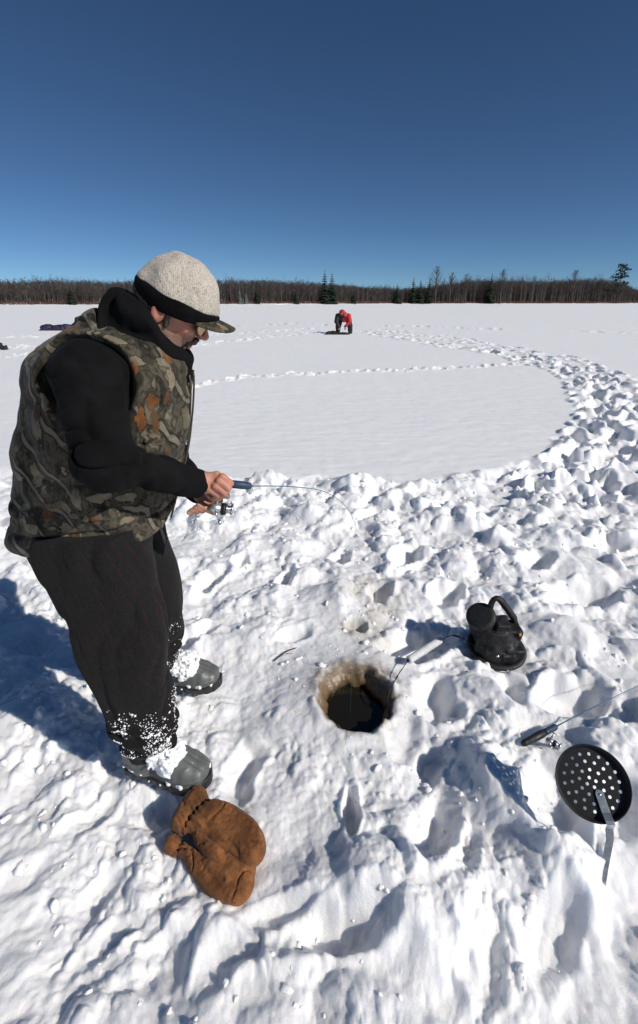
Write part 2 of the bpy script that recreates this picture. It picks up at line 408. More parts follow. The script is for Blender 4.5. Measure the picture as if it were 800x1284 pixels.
def height(x, y, want=False):
    x = np.asarray(x, F32); y = np.asarray(y, F32); r = np.hypot(x, y)
    near = r < 60
    h = np.zeros(x.shape, F32); mk = np.zeros(x.shape, F32)
    h += .012*noise2(x/3., y/1.3, 1)+.03*noise2(x/14, y/9, 2)*sstep(5, 20, r)
    i = np.nonzero(near)[0] if x.ndim == 1 else None
    xn, yn = x[i], y[i]; m = churn_mask(xn, yn); mk[i] = m
    rr = r[i]
    # wind crust on the smooth part
    hs = .004*noise2(xn/.25, yn/.10, 3)+.0025*noise2(xn/.08, yn/.05, 4)
    wx = xn+.036*noise2(xn/.17, yn/.17, 60)+.02*noise2(xn/.06, yn/.06, 61); wy = yn+.036*noise2(xn/.17, yn/.17, 62)+.02*noise2(xn/.06, yn/.06, 63)
    foot = sstep(4.2, 2.2, rr)                      # the trodden place round the hole is packed flatter
    big = fbm2(wx, wy, .75, 2, 5)*.040
    b1 = blobs(wx, wy, .36, .8, 21, .105, 1.1); b2 = blobs(wx, wy, .17, .7, 22, .066, .85); b3 = blobs(wx+.03, wy, .085, .65, 23, .025, .55)+.6*blobs(wx, wy+.04, .062, .6, 33, .016, .6); b4 = blobs(wx, wy, .040, .65, 24, .015, .5); b5 = blobs(xn, yn, .020, .55, 25, .0075); belt = sstep(5.5, 7.5, yn); b1 = b1*(1-.45*belt); b2 = b2*(1-.4*belt)
    cl = sstep(-.3, .35, noise2(xn/.5, yn/.5, 26)); cl2 = sstep(-.25, .3, noise2(xn/.23, yn/.23, 27))
    near_hole = sstep(.75, .25, np.hypot(xn-HX, (yn-HY)*.9))
    pack = 1-.45*foot
    hc = big+(b1*(1-.5*foot)+b2*(.35+.65*cl)*pack)*(1-.7*near_hole)+(b3*(.25+.75*cl2)+b4*(.35+.65*cl))*(1-.30*foot*(1-cl2))+b5*(.4+.6*cl2)+.0038*fbm2(xn, yn, .05, 4, 28, .6)+.006*foot*fbm2(wx, wy, .16, 3, 29, .55)-.02*foot-.045
    heap = np.zeros_like(xn)
    for px, py, rx, ry, hh in HEAPS:
        heap += hh*np.exp(-(((wx-px)/rx)**2+((wy-py)/ry)**2)*1.4)
    hc = hc+heap
    pit = np.zeros_like(xn); rim = np.zeros_like(xn)
    for px, py, an, L, W_, dp in PITS:
        c_, s_ = math.cos(an), math.sin(an); dx, dy = wx-px, wy-py
        q = np.sqrt(((dx*c_+dy*s_)/(L*.5))**2+((-dx*s_+dy*c_)/(W_*.5))**2)
        pit = np.maximum(pit, dp*(.62+.38*sstep(.9, 2.2, py))*sstep(1.2, .35, q)); rim = np.maximum(rim, .22*dp*np.exp(-((q-1.25)/.22)**2))
    hc = hc*(1-.20*foot)
    h[i] += hs*(1-m)+m*(hc-pit+rim*(.5+b3*20))
    # footprints along the trails
    tp = np.zeros_like(xn); tr = np.zeros_like(xn)
    sx = np.argsort(yn); ys = yn[sx]
    for px, py, an, sc in TR:
        a_, b_ = np.searchsorted(ys, [py-.6, py+.6]); j = sx[a_:b_]; j = j[np.abs(xn[j]-px) < .6]
        if not len(j): continue
        c_, s_ = math.cos(an), math.sin(an); dx, dy = wx[j]-px, wy[j]-py
        far = min(1.6, 1+py/40)
        q = np.sqrt(((dx*c_+dy*s_)/(.19*sc*far))**2+((-dx*s_+dy*c_)/(.10*sc*far))**2)
        tp[j] = np.maximum(tp[j], (.10 if py < 12 else .085)*sstep(1.15, .6, q)); tr[j] = np.maximum(tr[j], .045*np.exp(-((q-1.35)/.3)**2))
    h[i] += -tp+tr*(1+.8*noise2(xn/.09, yn/.09, 70))
    # drilled hole
    hx_, hy_ = xn-HX, yn-HY; ang = np.arctan2(hy_, hx_)
    R = .142+.015*noise2(np.cos(ang)*1.4+3, np.sin(ang)*1.4, 81)+.006*noise2(np.cos(ang)*5, np.sin(ang)*5, 82)
    d = np.hypot(hx_, hy_/1.12)-R
    k = sstep(.30, .03, d); lvl = .012+.35*h[i]
    h[i] = h[i]*(1-k)+k*lvl
    h[i] += .02*np.exp(-((d-.035)/.03)**2)*(1+noise2(xn/.03, yn/.03, 83))*.6
    h[i] = h[i]-.042*np.clip((.055-d)/.055, 0, 1)**2-.34*sstep(.014, -.012, d)
    # small refrozen hole
    q2 = G(443, 783)
    if want:
        stain = np.zeros(x.shape, F32); wet = np.zeros(x.shape, F32)
        nn = noise2(xn/.05, yn/.05, 90)*.5+noise2(xn/.018, yn/.018, 91)*.5
        back = sstep(-.08, .10, hy_)
        stain[i] = np.clip(sstep(.040+.03*nn, .005, d)*(.85+.2*nn)+.75*back*sstep(.13, .0, d+.07*nn)+.5*(1-back)*sstep(.07, .0, d+.06*nn), 0, 1)
        sl2 = np.exp(-(((xn-HX-.14)/.20)**2+((yn-HY-.75)/.55)**2)*1.2)*sstep(-.35, .35, nn*.6+noise2(xn/.16, yn/.16, 92))
        q3 = np.hypot(xn-q2[0], yn-q2[1])
        wet[i] = np.clip(.9*sl2+.45*np.exp(-(d/.10)**2)*(.6+.5*nn)+.9*sstep(.09, .03, q3+.02*nn), 0, 1)
        return h, mk, stain, wet
    return h
def hz(x, y):
    return float(height(np.array([x, x], F32), np.array([y, y], F32))[0])
def build_ground():
    a = [0.0]; lim = math.radians(41)
    while a[-1] < math.pi:
        d = .0034 if a[-1] < lim else min(.06, .0034*math.exp((a[-1]-lim)*9))
        a.append(a[-1]+d)
    a = np.array(a[:-1]); ang = np.concatenate([-a[::-1][:-1], a]); ang = ang[(ang > -math.pi+.02)]
    r = [.30]
    while r[-1] < 1500:
        q = r[-1]; k = .0095 if q < .85 else (.0043 if q < 6 else (.0052 if q < 32 else .03)); r.append(q*(1+k))
    r = np.array(r); na, nr = len(ang), len(r)
    Rr, Aa = np.meshgrid(r, ang, indexing='ij'); x = (Rr*np.sin(Aa)).ravel().astype(F32); y = (Rr*np.cos(Aa)).ravel().astype(F32)
    h, mk, st, wt = height(x, y, True)
    V = np.stack([x, y, h], 1); V = np.concatenate([V, [[0, 0, 0]]]).astype(F32)
    idx = np.arange(na*nr).reshape(nr, na); nx = np.roll(idx, -1, 1)
    F = np.stack([idx[:-1], idx[1:], nx[1:], nx[:-1]], -1).reshape(-1, 4)[:, ::-1]
    # centre under the camera
    c = na*nr; tri = [(int(idx[0, j]), int(nx[0, j]), c) for j in range(na)]
    me_o = mesh_np('snow_covered_lake', V, np.ascontiguousarray(F), M['snow'], attr={'stain': np.append(st, 0), 'wet': np.append(wt, 0)})
    o2 = mesh_np('snow_underfoot', np.concatenate([V[:na], V[-1:]]), [(i if i != c else na, j if j != c else na, k if k != c else na) for i, j, k in tri][::-1], M['clod'])
    tag(o2, kind='structure'); tag(me_o, kind='structure'); print('ground', na, nr, len(V), time.time()-T0)
    return me_o
ground = build_ground()
wm = MB(); wm.lathe((HX, HY, WATER_Z), np.eye(3), [(.0001, 0), (.10, 0), (.19, 0)], 40)
tag(wm.build('hole_water', M['water']), kind='structure')
def hole_wall():
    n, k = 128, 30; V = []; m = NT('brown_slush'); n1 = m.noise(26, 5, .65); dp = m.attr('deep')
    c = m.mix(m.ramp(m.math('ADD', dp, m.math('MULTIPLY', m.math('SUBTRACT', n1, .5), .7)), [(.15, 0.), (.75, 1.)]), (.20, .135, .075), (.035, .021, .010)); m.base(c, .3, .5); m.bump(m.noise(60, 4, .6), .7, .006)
    dep = []
    for j in range(k):
        f = j/(k-1); z = -.030-.30*f
        for i in range(n):
            a = 2*math.pi*i/n; ca, sa = math.cos(a), math.sin(a); nz = lambda q, s_: float(noise2(np.array([q[0]]), np.array([q[1]]), s_)[0])
            r_ = .142+.015*nz((ca*1.4+3, sa*1.4), 81)+.006*nz((ca*5, sa*5), 82)+.014-.026*min(1, f*9)+.007*nz((a*4+40*f*0, z*22), 84)*(1 if 0 < i < n-1 else 0)*math.sin(a/2)**.2+.004*nz((a*11, z*60), 85)*math.sin(a/2)**.2
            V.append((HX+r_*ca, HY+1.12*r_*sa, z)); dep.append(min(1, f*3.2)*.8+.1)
    F = [(j*n+i, (j+1)*n+i, (j+1)*n+(i+1) % n, j*n+(i+1) % n) for j in range(k-1) for i in range(n)]
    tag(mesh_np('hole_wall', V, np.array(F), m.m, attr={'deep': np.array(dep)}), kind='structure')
hole_wall()

# ------------------------------------------------------------------ far shore: bank, forest, single trees
def bark(name, c):
    m = NT(name); m.base(m.ramp(m.noise(.35, 4), [(.3, tuple(x*.6 for x in c)), (.7, tuple(x*1.35 for x in c))]), .9, .2); return m.m
M['bare'] = bark('bare_branches', (.080, .067, .061)); M['pale_bare'] = bark('pale_bare_branches', (.13, .115, .105))
M['brush'] = bark('red_brown_brush', (.15, .070, .052)); M['needles'] = bark('conifer_needles', (.022, .036, .022)); M['needles_snowy'] = bark('snow_dusted_needles', (.16, .18, .16))
M['trunk'] = bark('trunk_bark', (.06, .045, .035))
def shoreY(x):           # distance of the far shore
    return np.interp(x, [-900, -160, -80, 0, 60, 200, 900], [150, 190, 225, 290, 330, 350, 340])
def treetop(u):          # pixel row of the forest's top against the column
    return np.interp(u, [-400, 0, 60, 120, 200, 290, 330, 360, 395, 430, 470, 505, 530, 560, 590, 620, 660, 700, 740, 775, 800, 1300],
                     [353, 352, 350, 351, 351, 349, 349, 352, 353, 356, 360, 362, 360, 354, 350, 349, 351, 350, 347, 352, 366, 356])
def bank():
    xs = np.concatenate([np.arange(-900, -200, 12.), np.arange(-200, 220, 1.2), np.arange(220, 900, 12.)]); rows = [(-6, -.3), (-2, .15), (0, .5), (2.5, .75), (8, 1.0), (25, 1.6), (60, 2.5), (160, 3.)]
    V = []
    for x in xs:
        y = float(shoreY(x))
        for k, (dy, z) in enumerate(rows):
            n_ = float(noise2(np.array([x/7.]), np.array([k*3.3]), 7)[0]); V.append((x, y+dy+1.5*n_, z*(.62+.5*n_) if k else z))
    k = len(rows); n = len(xs)
    F = [(i*k+j, (i+1)*k+j, (i+1)*k+j+1, i*k+j+1) for i in range(n-1) for j in range(k-1)]
    tag(mesh_np('snowy_shore_bank', V, F, M['clod']), kind='structure')
bank()
def cone_batch(a, b, ra, rb, n=3):
    """many thin tapered prisms at once -> V, F"""
    a = np.asarray(a); b = np.asarray(b); d = b-a; d /= np.linalg.norm(d, axis=1)[:, None]+1e-9
    ref = np.where(np.abs(d[:, 2:3]) < .9, np.array([[0, 0, 1.]]), np.array([[1., 0, 0]])); u = np.cross(d, ref); u /= np.linalg.norm(u, axis=1)[:, None]+1e-9; v = np.cross(d, u)
    V = []
    for j in range(n):
        c, s_ = math.cos(2*math.pi*j/n), math.sin(2*math.pi*j/n); o = u*c+v*s_
        V.append(a+o*np.asarray(ra)[:, None]); V.append(b+o*np.asarray(rb)[:, None])
    V = np.stack(V, 1); m = len(a); base = np.arange(m)[:, None]*(2*n)
    F = np.concatenate([base+np.array([[2*j, 2*((j+1) % n), 2*((j+1) % n)+1, 2*j+1]]) for j in range(n)], 0)
    return V.reshape(-1, 3), F
def bare_tree_segs(x, y, z, H, rg, nb=22, spread=.28, thick=1.):
    lean = rg.normal(0, .03, 2); top = np.array([x+lean[0]*H, y+lean[1]*H, z+H]); b0 = np.array([x, y, z-.3]); S = [(b0, b0+(top-b0)*.86, H*.011*thick+.05, .05)]
    for k in range(nb):
        t = rg.uniform(.16, .95)**.62; p = b0+(top-b0)*t; an = rg.uniform(0, 6.283); L = H*spread*(1.12-t)*rg.uniform(.5, 1.3)
        e = p+np.array([math.cos(an)*L*.75, math.sin(an)*L*.75, L*rg.uniform(.5, 1.1)]); S.append((p, e, (.035+.035*(1-t))*thick, .018*thick))
        for q in range(2):
            t2 = rg.uniform(.35, .9); p2 = p+(e-p)*t2; L2 = L*.45; an2 = an+rg.normal(0, .9)
            S.append((p2, p2+np.array([math.cos(an2)*L2*.6, math.sin(an2)*L2*.6, L2*rg.uniform(.4, 1.1)]), .024*thick, .012*thick))
    return S
def forest():
    rg = np.random.default_rng(5); groups = {'a': [], 'b': []}
    for k in range(5200):
        dep = rg.uniform(0, 1)**1.4*45
        x = rg.uniform(-330, 400) if k % 4 else rg.uniform(-230, 260)
        y = float(shoreY(x))+3+dep; u = PPX+FPX*x/(y*CP+CAMZ*SP)
        v = float(treetop(u)); H = (HOR-v)/FPX*y*CP*1.06+CAMZ      # height that reaches the observed top line at this distance
        H *= (rg.uniform(.70, .97) if rg.random() > .05 else rg.uniform(.97, 1.1))*(.92+.13*float(noise2(np.array([x/9.]), np.array([dep/30.]), 5)[0])+.09*float(noise2(np.array([x/26.]), np.array([.3]), 6)[0])); H = max(H, 3)
        groups['b' if rg.random() < .10 else 'a'] += bare_tree_segs(x, y, .8, H, rg, nb=13 if dep > 14 else 19, spread=.30, thick=1.0)
    for g, mt in (('a', M['bare']), ('b', M['pale_bare'])):
        S = groups[g]; V, F = cone_batch([s_[0] for s_ in S], [s_[1] for s_ in S], [s_[2] for s_ in S], [s_[3] for s_ in S])
        o = mesh_np('bare_forest', V, F, mt, smooth=False); tag(o, 'grey brown leafless forest along the far shore of the frozen lake' if g == 'a' else 'paler leafless trunks scattered through the far shore forest', 'forest', kind='stuff')
    S = []                                                # the wood goes on behind: thin twiggy trees
    for k in range(9000):
        x = rg.uniform(-300, 420); dep = rg.uniform(20, 70); y = float(shoreY(x))+dep; u = PPX+FPX*x/(y*CP+CAMZ*SP); H = ((HOR-float(treetop(u)))/FPX*y*CP*1.0+CAMZ)*rg.uniform(.70, .90)
        b0 = np.array([x, y, 1.5]); S.append((b0, b0+np.array([rg.normal(0, .4), 0, H-1.5]), .16, .05))
        for q in range(9):
            f = rg.uniform(.1, .95); p = b0+np.array([0, 0, (H-1.5)*f]); a = rg.uniform(0, 6.28); L = rg.uniform(.8, 2.6); S.append((p, p+np.array([math.cos(a)*L, math.sin(a)*L, L*rg.uniform(.2, 1.1)]), .10, .06))
    V, F = cone_batch([s_[0] for s_ in S], [s_[1] for s_ in S], [s_[2] for s_ in S], [s_[3] for s_ in S])
    tag(mesh_np('bare_forest', V, F, M['bare'], smooth=False), 'dense twiggy back rows of the leafless forest beyond the shore', 'forest', kind='stuff')
    # red-brown shrubs on the bank
    S = []
    for k in range(5200):
        x = rg.uniform(-260, 300); y = float(shoreY(x))+rg.uniform(-.5, 9); hh = rg.uniform(.7, 2.2)*(1.0 if x < -40 else .9)
        for q in range(4):
            a = rg.uniform(0, 6.28); S.append((np.array([x, y, .3]), np.array([x+math.cos(a)*hh*.5, y+math.sin(a)*hh*.3, .3+hh*rg.uniform(.6, 1.1)]), .05, .02))
    V, F = cone_batch([s_[0] for s_ in S], [s_[1] for s_ in S], [s_[2] for s_ in S], [s_[3] for s_ in S])
    tag(mesh_np('shore_brush', V, F, M['brush'], smooth=False), 'low red brown brush fringing the far snowy shore', 'brush', kind='stuff')
forest()
def spruce(x, y, H, seed, label, snowy=False, slim=.17, group=None):
    rg = np.random.default_rng(seed); t = empty('spruce_tree', (x, y, .6)); tag(t, label, 'tree', group)
    V, F = cone_batch([(0, 0, -.5)], [(0, 0, H*.97)], [H*.014+.05], [.03], 6); mesh_np('trunk', V, F, M['trunk'], t, local=True)
    m = MB(); lay = 15
    for k in range(lay):
        f = k/(lay-1); z = H*(.07+.92*f); R = H*slim*(1-f)**.8*rg.uniform(.75, 1.15)+.12; nb = max(5, int(11*(1-f))+5); ph = rg.uniform(0, 6)
        for j in range(nb):
            a = ph+2*math.pi*j/nb+rg.normal(0, .12); L = R*rg.uniform(.65, 1.15); dr = L*rg.uniform(.25, .5); w_ = L*.30+.06
            c, s_ = math.cos(a), math.sin(a); th = .16+L*.10
            m.add([(0, 0, z+th), (c*L*.6-s_*w_, s_*L*.6+c*w_, z-dr*.55), (c*L, s_*L, z-dr), (c*L*.6+s_*w_, s_*L*.6-c*w_, z-dr*.55), (c*L*.5, s_*L*.5, z-dr*.5-th)],
                  [(0, 1, 2), (0, 2, 3), (1, 4, 2), (2, 4, 3), (0, 4, 1), (0, 3, 4)])
    mesh_np('crown', m.V, m.F, M['needles_snowy'] if snowy else M['needles'], t, smooth=False, local=True)
def far_xy(u, off=-1.):
    y = 250.
    for _ in range(12): x = (u-PPX)/FPX*(y*CP+CAMZ*SP); y = float(shoreY(x))+off
    return x, y
def topH(v, y): return (HOR-v)/FPX*y*1.03+CAMZ-.6
SPR = [(91, 362, 'small dark spruce in the far forest left of the man', 0), (301, 366, 'short snow dusted spruce on the far shore, just right of the visor', 1), (309, 369, 'tiny snow dusted spruce right beside the visor on the far shore', 1),
       (322, 364, 'dark pointed spruce on the far shore right of two snowy ones', 0), (371, 366, 'low dark spruce on the far shore left of the paired tall ones', 0), (407, 344, 'tall dark spruce, left one of the pair above the bending person', 0), (416, 347, 'tall dark spruce, right one of the pair above the bending person', 0),
       (443, 366, 'short dark spruce on the far shore just right of the bending person', 0), (497, 359, 'thin low spruce left of the pointed trio on the far shore', 0), (517, 352, 'pointed dark spruce, left one of the trio on the far shore', 0), (526, 354, 'pointed dark spruce, middle one of the trio on the far shore', 0), (537, 352, 'pointed dark spruce, right one of the trio on the far shore', 0),
       (613, 347, 'narrow dark spruce standing alone right of the spruce trio', 0)]
for k, (u, v, lab, sn) in enumerate(SPR):
    x, y = far_xy(u, 1.0); spruce(x, y, topH(v, y), 100+k, lab, bool(sn), .24 if v < 356 else .32, 'spruces on the far shore')
def bare_tree(u, v, label, seed):
    x, y = far_xy(u, 2.); rg = np.random.default_rng(seed); H = topH(v, y); S = bare_tree_segs(0, 0, 0, H, rg, nb=90, spread=.42, thick=1.9)
    t = empty('bare_tree', (x, y, .6)); tag(t, label, 'tree', 'single bare trees on the far shore')
    V, F = cone_batch([S[0][0]], [S[0][1]], [S[0][2]*1.3], [S[0][3]], 6); mesh_np('trunk', V, F, M['bare'], t, local=True)
    S = S[1:]; V, F = cone_batch([s_[0] for s_ in S], [s_[1] for s_ in S], [s_[2] for s_ in S], [s_[3] for s_ in S]); mesh_np('crown', V, F, M['bare'], t, smooth=False, local=True)
for k, (u, v, lab) in enumerate([(545, 341, 'tall leafless tree rising right of the spruce trio on the far shore'), (563, 348, 'leafless round topped tree beside the tallest bare tree on the far shore'), (626, 345, 'leafless tree just right of the lone narrow spruce'), (716, 345, 'leafless tree left of the big ragged pine'), (583, 349, 'leafless tree midway between the tallest bare tree and lone spruce')]):
    bare_tree(u, v, lab, 300+k)
def pine(u, v, seed):
    x, y = far_xy(u, -1.); H = topH(v, y); rg = np.random.default_rng(seed); t = empty('pine_tree', (x, y, .6)); tag(t, 'big ragged dark pine with an open lopsided crown at the far right shore', 'tree')
    V, F = cone_batch([(0, 0, -.5), (0, 0, H*.5)], [(0, 0, H*.5), (H*.02, 0, H*.97)], [.32, .22], [.22, .05], 6); mesh_np('trunk', V, F, M['trunk'], t, local=True)
    m = MB(); br = []
    for k in range(34):
        f = rg.uniform(.30, 1.); a = rg.uniform(0, 6.28); L = H*.27*(1.15-f)**.6*rg.uniform(.4, 1.15)+.3; c = np.array([math.cos(a)*L, math.sin(a)*L, H*f*.97+L*.12]); br.append(((H*.02*f, 0, H*f*.93), tuple(c)))
        for q in range(16):
            o = c+rg.normal(0, 1, 3)*np.array([.75, .75, .28])*(.45+.03*H); s_ = rg.uniform(.25, .5); d = rg.normal(0, 1, (4, 3))*s_
            m.add([o+d[0], o+d[1], o+d[2], o+d[3]], [(0, 1, 2), (0, 3, 1), (1, 3, 2), (0, 2, 3)])
    V, F = cone_batch([b[0] for b in br], [b[1] for b in br], [.07]*len(br), [.03]*len(br)); mesh_np('limbs', V, F, M['trunk'], t, smooth=False, local=True)
    mesh_np('crown', m.V, m.F, M['needles'], t, smooth=False, local=True)
pine(772, 338, 41)
print('forest', time.time()-T0)

# ------------------------------------------------------------------ loose snow clods lying on the trodden snow
def ico(sub):
    import bmesh
    bm = bmesh.new(); bmesh.ops.create_icosphere(bm, subdivisions=sub, radius=1.0); V = np.array([v.co[:] for v in bm.verts]); F = np.array([[l.index for l in f.verts] for f in bm.faces]); bm.free(); return V, F
def clods():
    rg = np.random.default_rng(9); V0, F0 = ico(2); n = 2400
    r_ = 1.0*(rg.random(n)**.75*4.2+.12)+.35; a = rg.uniform(-.8, .8, n); x = r_*np.sin(a); y = r_*np.cos(a)
    h, mk, st, wt = height(x.astype(F32), y.astype(F32), True); cl = noise2(x/.3, y/.3, 27)
    ok = (mk > .6) & (np.hypot(x-HX, y-HY) > .20) & (cl+rg.normal(0, .25, n) > .0); x, y, h = x[ok], y[ok], h[ok]; n = len(x)
    s_ = .0045+.017*rg.random(n)**3.; VV = []
    for k in range(n):
        q = np.linalg.qr(rg.normal(0, 1, (3, 3)))[0]; sc = s_[k]*np.array([1, rg.uniform(.65, 1), rg.uniform(.55, .9)])
        v = V0*(1+.22*np.sin(V0@rg.normal(0, 2.6, 3)+rg.uniform(0, 6))[:, None]+.13*np.sin(V0@rg.normal(0, 5.5, 3))[:, None]+.09*rg.normal(0, 1, (len(V0), 1)))
        VV.append((v*sc)@q.T+np.array([x[k], y[k], h[k]-s_[k]*.2]))
    F = (F0[None]+(np.arange(n)*len(V0))[:, None, None]).reshape(-1, 3)
    tag(mesh_np('loose_snow_clods', np.concatenate(VV), F, M['clod']), 'small loose clods of white snow strewn over the trodden snow round the ice hole', 'snow clods', kind='stuff'); print('clods', n)
clods()

# ------------------------------------------------------------------ the angler
def mat_camo():
    m = NT('camouflage_cloth'); c = m.coord()
    wv = m.n('ShaderNodeTexNoise', Scale=16.0, Detail=3.0); m.l(c, wv.inputs['Vector'])
    dv = m.n('ShaderNodeVectorMath', operation='MULTIPLY_ADD'); m.l(wv.outputs['Color'], dv.inputs[0]); dv.inputs[1].default_value = (.045, .045, .045); m.l(c, dv.inputs[2]); wc = dv.outputs[0]
    # mottled bark ground
    col = m.ramp(m.noise(15, 5, .62, m.mapped((1.6, 1.6, .7), (.2, .5, .3), wc)), [(.34, (.009, .008, .006)), (.45, (.036, .031, .022)), (.52, (.085, .073, .052)), (.60, (.026, .024, .016)), (.72, (.20, .172, .125))])
    def branches(scale, rot, sc, light, col):
        w_ = m.n('ShaderNodeTexWave', Scale=scale, Distortion=7.0, Detail=3.0); w_.inputs['Detail Scale'].default_value = 1.1; m.l(m.mapped(sc, rot, c), w_.inputs['Vector'])
        col = m.mix(m.ramp(w_.outputs['Fac'], [(.88, 0.), (.93, .9)]), col, (.014, .012, .008)); return m.mix(m.ramp(w_.outputs['Fac'], [(.95, 0.), (.975, .9)]), col, light)
    col = branches(4.6, (.4, .9, .2), (1, 1, .45), (.17, .15, .115), col)
    def leaves(scale, rot, sc, pick, cols, thr, col):
        v = m.n('ShaderNodeTexVoronoi', Scale=scale, Randomness=1.0); m.l(m.mapped(sc, rot, wc), v.inputs['Vector']); sp_ = m.n('ShaderNodeSeparateColor'); m.l(v.outputs['Color'], sp_.inputs[0])
        dd = m.math('ADD', v.outputs['Distance'], m.math('MULTIPLY', m.math('SUBTRACT', m.noise(70, 2, .6), .5), .34))
        on = m.ramp(sp_.outputs[0], [(0, 0.), (pick, 1.)], 'CONSTANT')
        shade = m.ramp(sp_.outputs[2], cols, 'CONSTANT'); shade = m.mix(m.ramp(dd, [(.0, .65), (.10, 0.)]), shade, (.03, .022, .013)); shade = m.mix(m.math('MULTIPLY', m.noise(60, 3), .8), shade, (.03, .024, .016))
        col = m.mix(m.math('MULTIPLY', on, m.ramp(dd, [(thr+.04, .55), (thr+.16, 0.)])), col, (.010, .009, .006)); return m.mix(m.math('MULTIPLY', on, m.ramp(dd, [(thr, 1.), (thr+.04, 0.)])), col, shade)
    col = leaves(19, (.3, .9, .4), (1, 1, .42), .45, [(0, (.105, .092, .064)), (.4, (.055, .052, .030)), (.7, (.19, .16, .11))], .36, col)
    col = leaves(24, (1.2, .4, 1.1), (.42, 1, 1), .55, [(0, (.25, .21, .145)), (.35, (.13, .115, .082)), (.7, (.045, .040, .026))], .34, col)
    og = m.ramp(m.noise(4.2, 2), [(.46, 0.), (.54, 1.)]); col2 = leaves(27, (.2, 2.2, .5), (1, 1, .42), .50, [(0, (.24, .085, .022)), (.5, (.15, .060, .022)), (.8, (.30, .25, .17))], .36, col); col = m.mix(og, col, col2)
    m.base(col, .9, .15, sheen=.08); b = m.bump(m.noise(22, 4, .6), .45, .012); m.bump(m.noise(420, 2), .25, .0015, b); return m.m
def mat_fleece(name, c, sc=260, st=.5):
    m = NT(name); m.base(m.ramp(m.noise(12, 4), [(.3, tuple(x*.6 for x in c)), (.75, tuple(x*1.3 for x in c))]), .95, .08, sheen=.01); b = m.bump(m.noise(26, 4, .6), .35, .012); m.bump(m.noise(sc, 2), st, .002, b); return m.m
def mat_trousers():
    m = NT('charcoal_wool'); c = m.coord(); sp = m.n('ShaderNodeSeparateXYZ'); m.l(c, sp.inputs[0])
    dn = m.math('MULTIPLY', m.noise(4, 2), .035)
    ph = m.math('ADD', m.math('ADD', sp.outputs[0], m.math('MULTIPLY', sp.outputs[2], .30)), dn)       # pinstripes run down the leg
    st = m.math('ABSOLUTE', m.math('SUBTRACT', m.math('FRACT', m.math('MULTIPLY', ph, 48.0)), .5))
    ln = m.math('MULTIPLY', m.ramp(st, [(.0, 1.), (.05, .7), (.10, 0.)]), m.ramp(m.noise(45, 3), [(.40, .0), (.62, .8)]))
    base = m.ramp(m.noise(260, 3, .7), [(.3, (.0055, .0055, .0058)), (.75, (.020, .0195, .0195))])
    clo = m.n('ShaderNodeTexCoord'); dusth = m.math('MULTIPLY', m.math('SUBTRACT', .42, sp.outputs[2]), 1.35)
    du = m.math('ADD', m.math('ADD', m.math('MULTIPLY', m.noise(75, 5, .72), 1.0), m.math('MULTIPLY', m.noise(16, 3), .7)), dusth); snowf = m.ramp(du, [(1.0, 0.), (1.06, 1.)])
    m.base(m.mix(snowf, m.mix(ln, base, (.036, .011, .011)), (.78, .79, .81)), .95, .1, sheen=.04); b = m.bump(m.noise(10, 4, .55), .5, .02); m.bump(m.noise(380, 2), .5, .0015, b); return m.m
def mat_knit():
    m = NT('heather_knit'); sp = m.ramp(m.noise(330, 3, .7), [(.30, (.13, .11, .09)), (.45, (.46, .41, .345)), (.7, (.62, .56, .48))])
    col = m.mix(m.ramp(m.noise(150, 3, .7), [(.5, 0.), (.72, .65)]), sp, (.16, .14, .12)); m.base(col, .95, .1, sheen=.15)
    w_ = m.n('ShaderNodeTexWave', Scale=70.0, Distortion=2.0); m.l(m.coord(), w_.inputs['Vector']); b = m.bump(w_.outputs['Fac'], .25, .002); m.bump(m.noise(240, 3), .7, .003, b); return m.m
def mat_skin():
    m = NT('skin'); n_ = m.noise(28, 4, .6); col = m.ramp(n_, [(.3, (.40, .17, .115)), (.55, (.50, .25, .17)), (.75, (.55, .31, .22))])
    stub = m.attr('beard'); col = m.mix(m.math('MULTIPLY', stub, m.ramp(m.noise(420, 2), [(.35, 1.), (.65, .45)])), col, (.11, .085, .07))
    red = m.attr('ruddy'); col = m.mix(red, col, (.46, .12, .085))
    m.base(col, .5, .35); m.b.inputs['Subsurface Weight'].default_value = .12; m.b.inputs['Subsurface Radius'].default_value = (.012, .004, .002); m.b.inputs['Subsurface Scale'].default_value = .6
    b = m.bump(m.noise(90, 4, .6), .25, .004); m.bump(m.noise(520, 2), .3, .001, b); return m.m
M['camo'] = mat_camo(); M['fleece'] = mat_fleece('black_fleece', (.0065, .0065, .007)); M['band'] = mat_fleece('black_knit_band', (.006, .006, .0065), 330)
M['wool'] = mat_trousers(); M['knit'] = mat_knit(); M['skin'] = mat_skin()
def rubber(name, c, r=.5):
    m = NT(name); m.base(m.ramp(m.noise(25, 4), [(.3, tuple(x*.8 for x in c)), (.7, tuple(min(1, x*1.2) for x in c))]), r, .5)
    m.l(m.ramp(m.noise(60, 4), [(.3, r-.12), (.7, r+.2)]), m.b.inputs['Roughness']); m.bump(m.noise(140, 3), .2, .002); return m.m
M['boot'] = rubber('grey_rubber', (.105, .11, .105), .45); M['sole'] = rubber('black_rubber', (.016, .016, .017), .5); M['black_nylon'] = rubber('black_nylon', (.010, .010, .011), .6)
M['hair'] = simple('dark_hair', (.075, .052, .038), .6, .3, var=.5, vs=160, bump=.8, bs=300, bd=.002)
M['lens'] = NT('mirror_lens').base((.50, .30, .12), .09, 1.0, .75).m
M['frame'] = simple('sunglass_frame', (.010, .010, .011), .25)
M['zip'] = simple('dull_zip', (.07, .055, .04), .5, metal=.4)

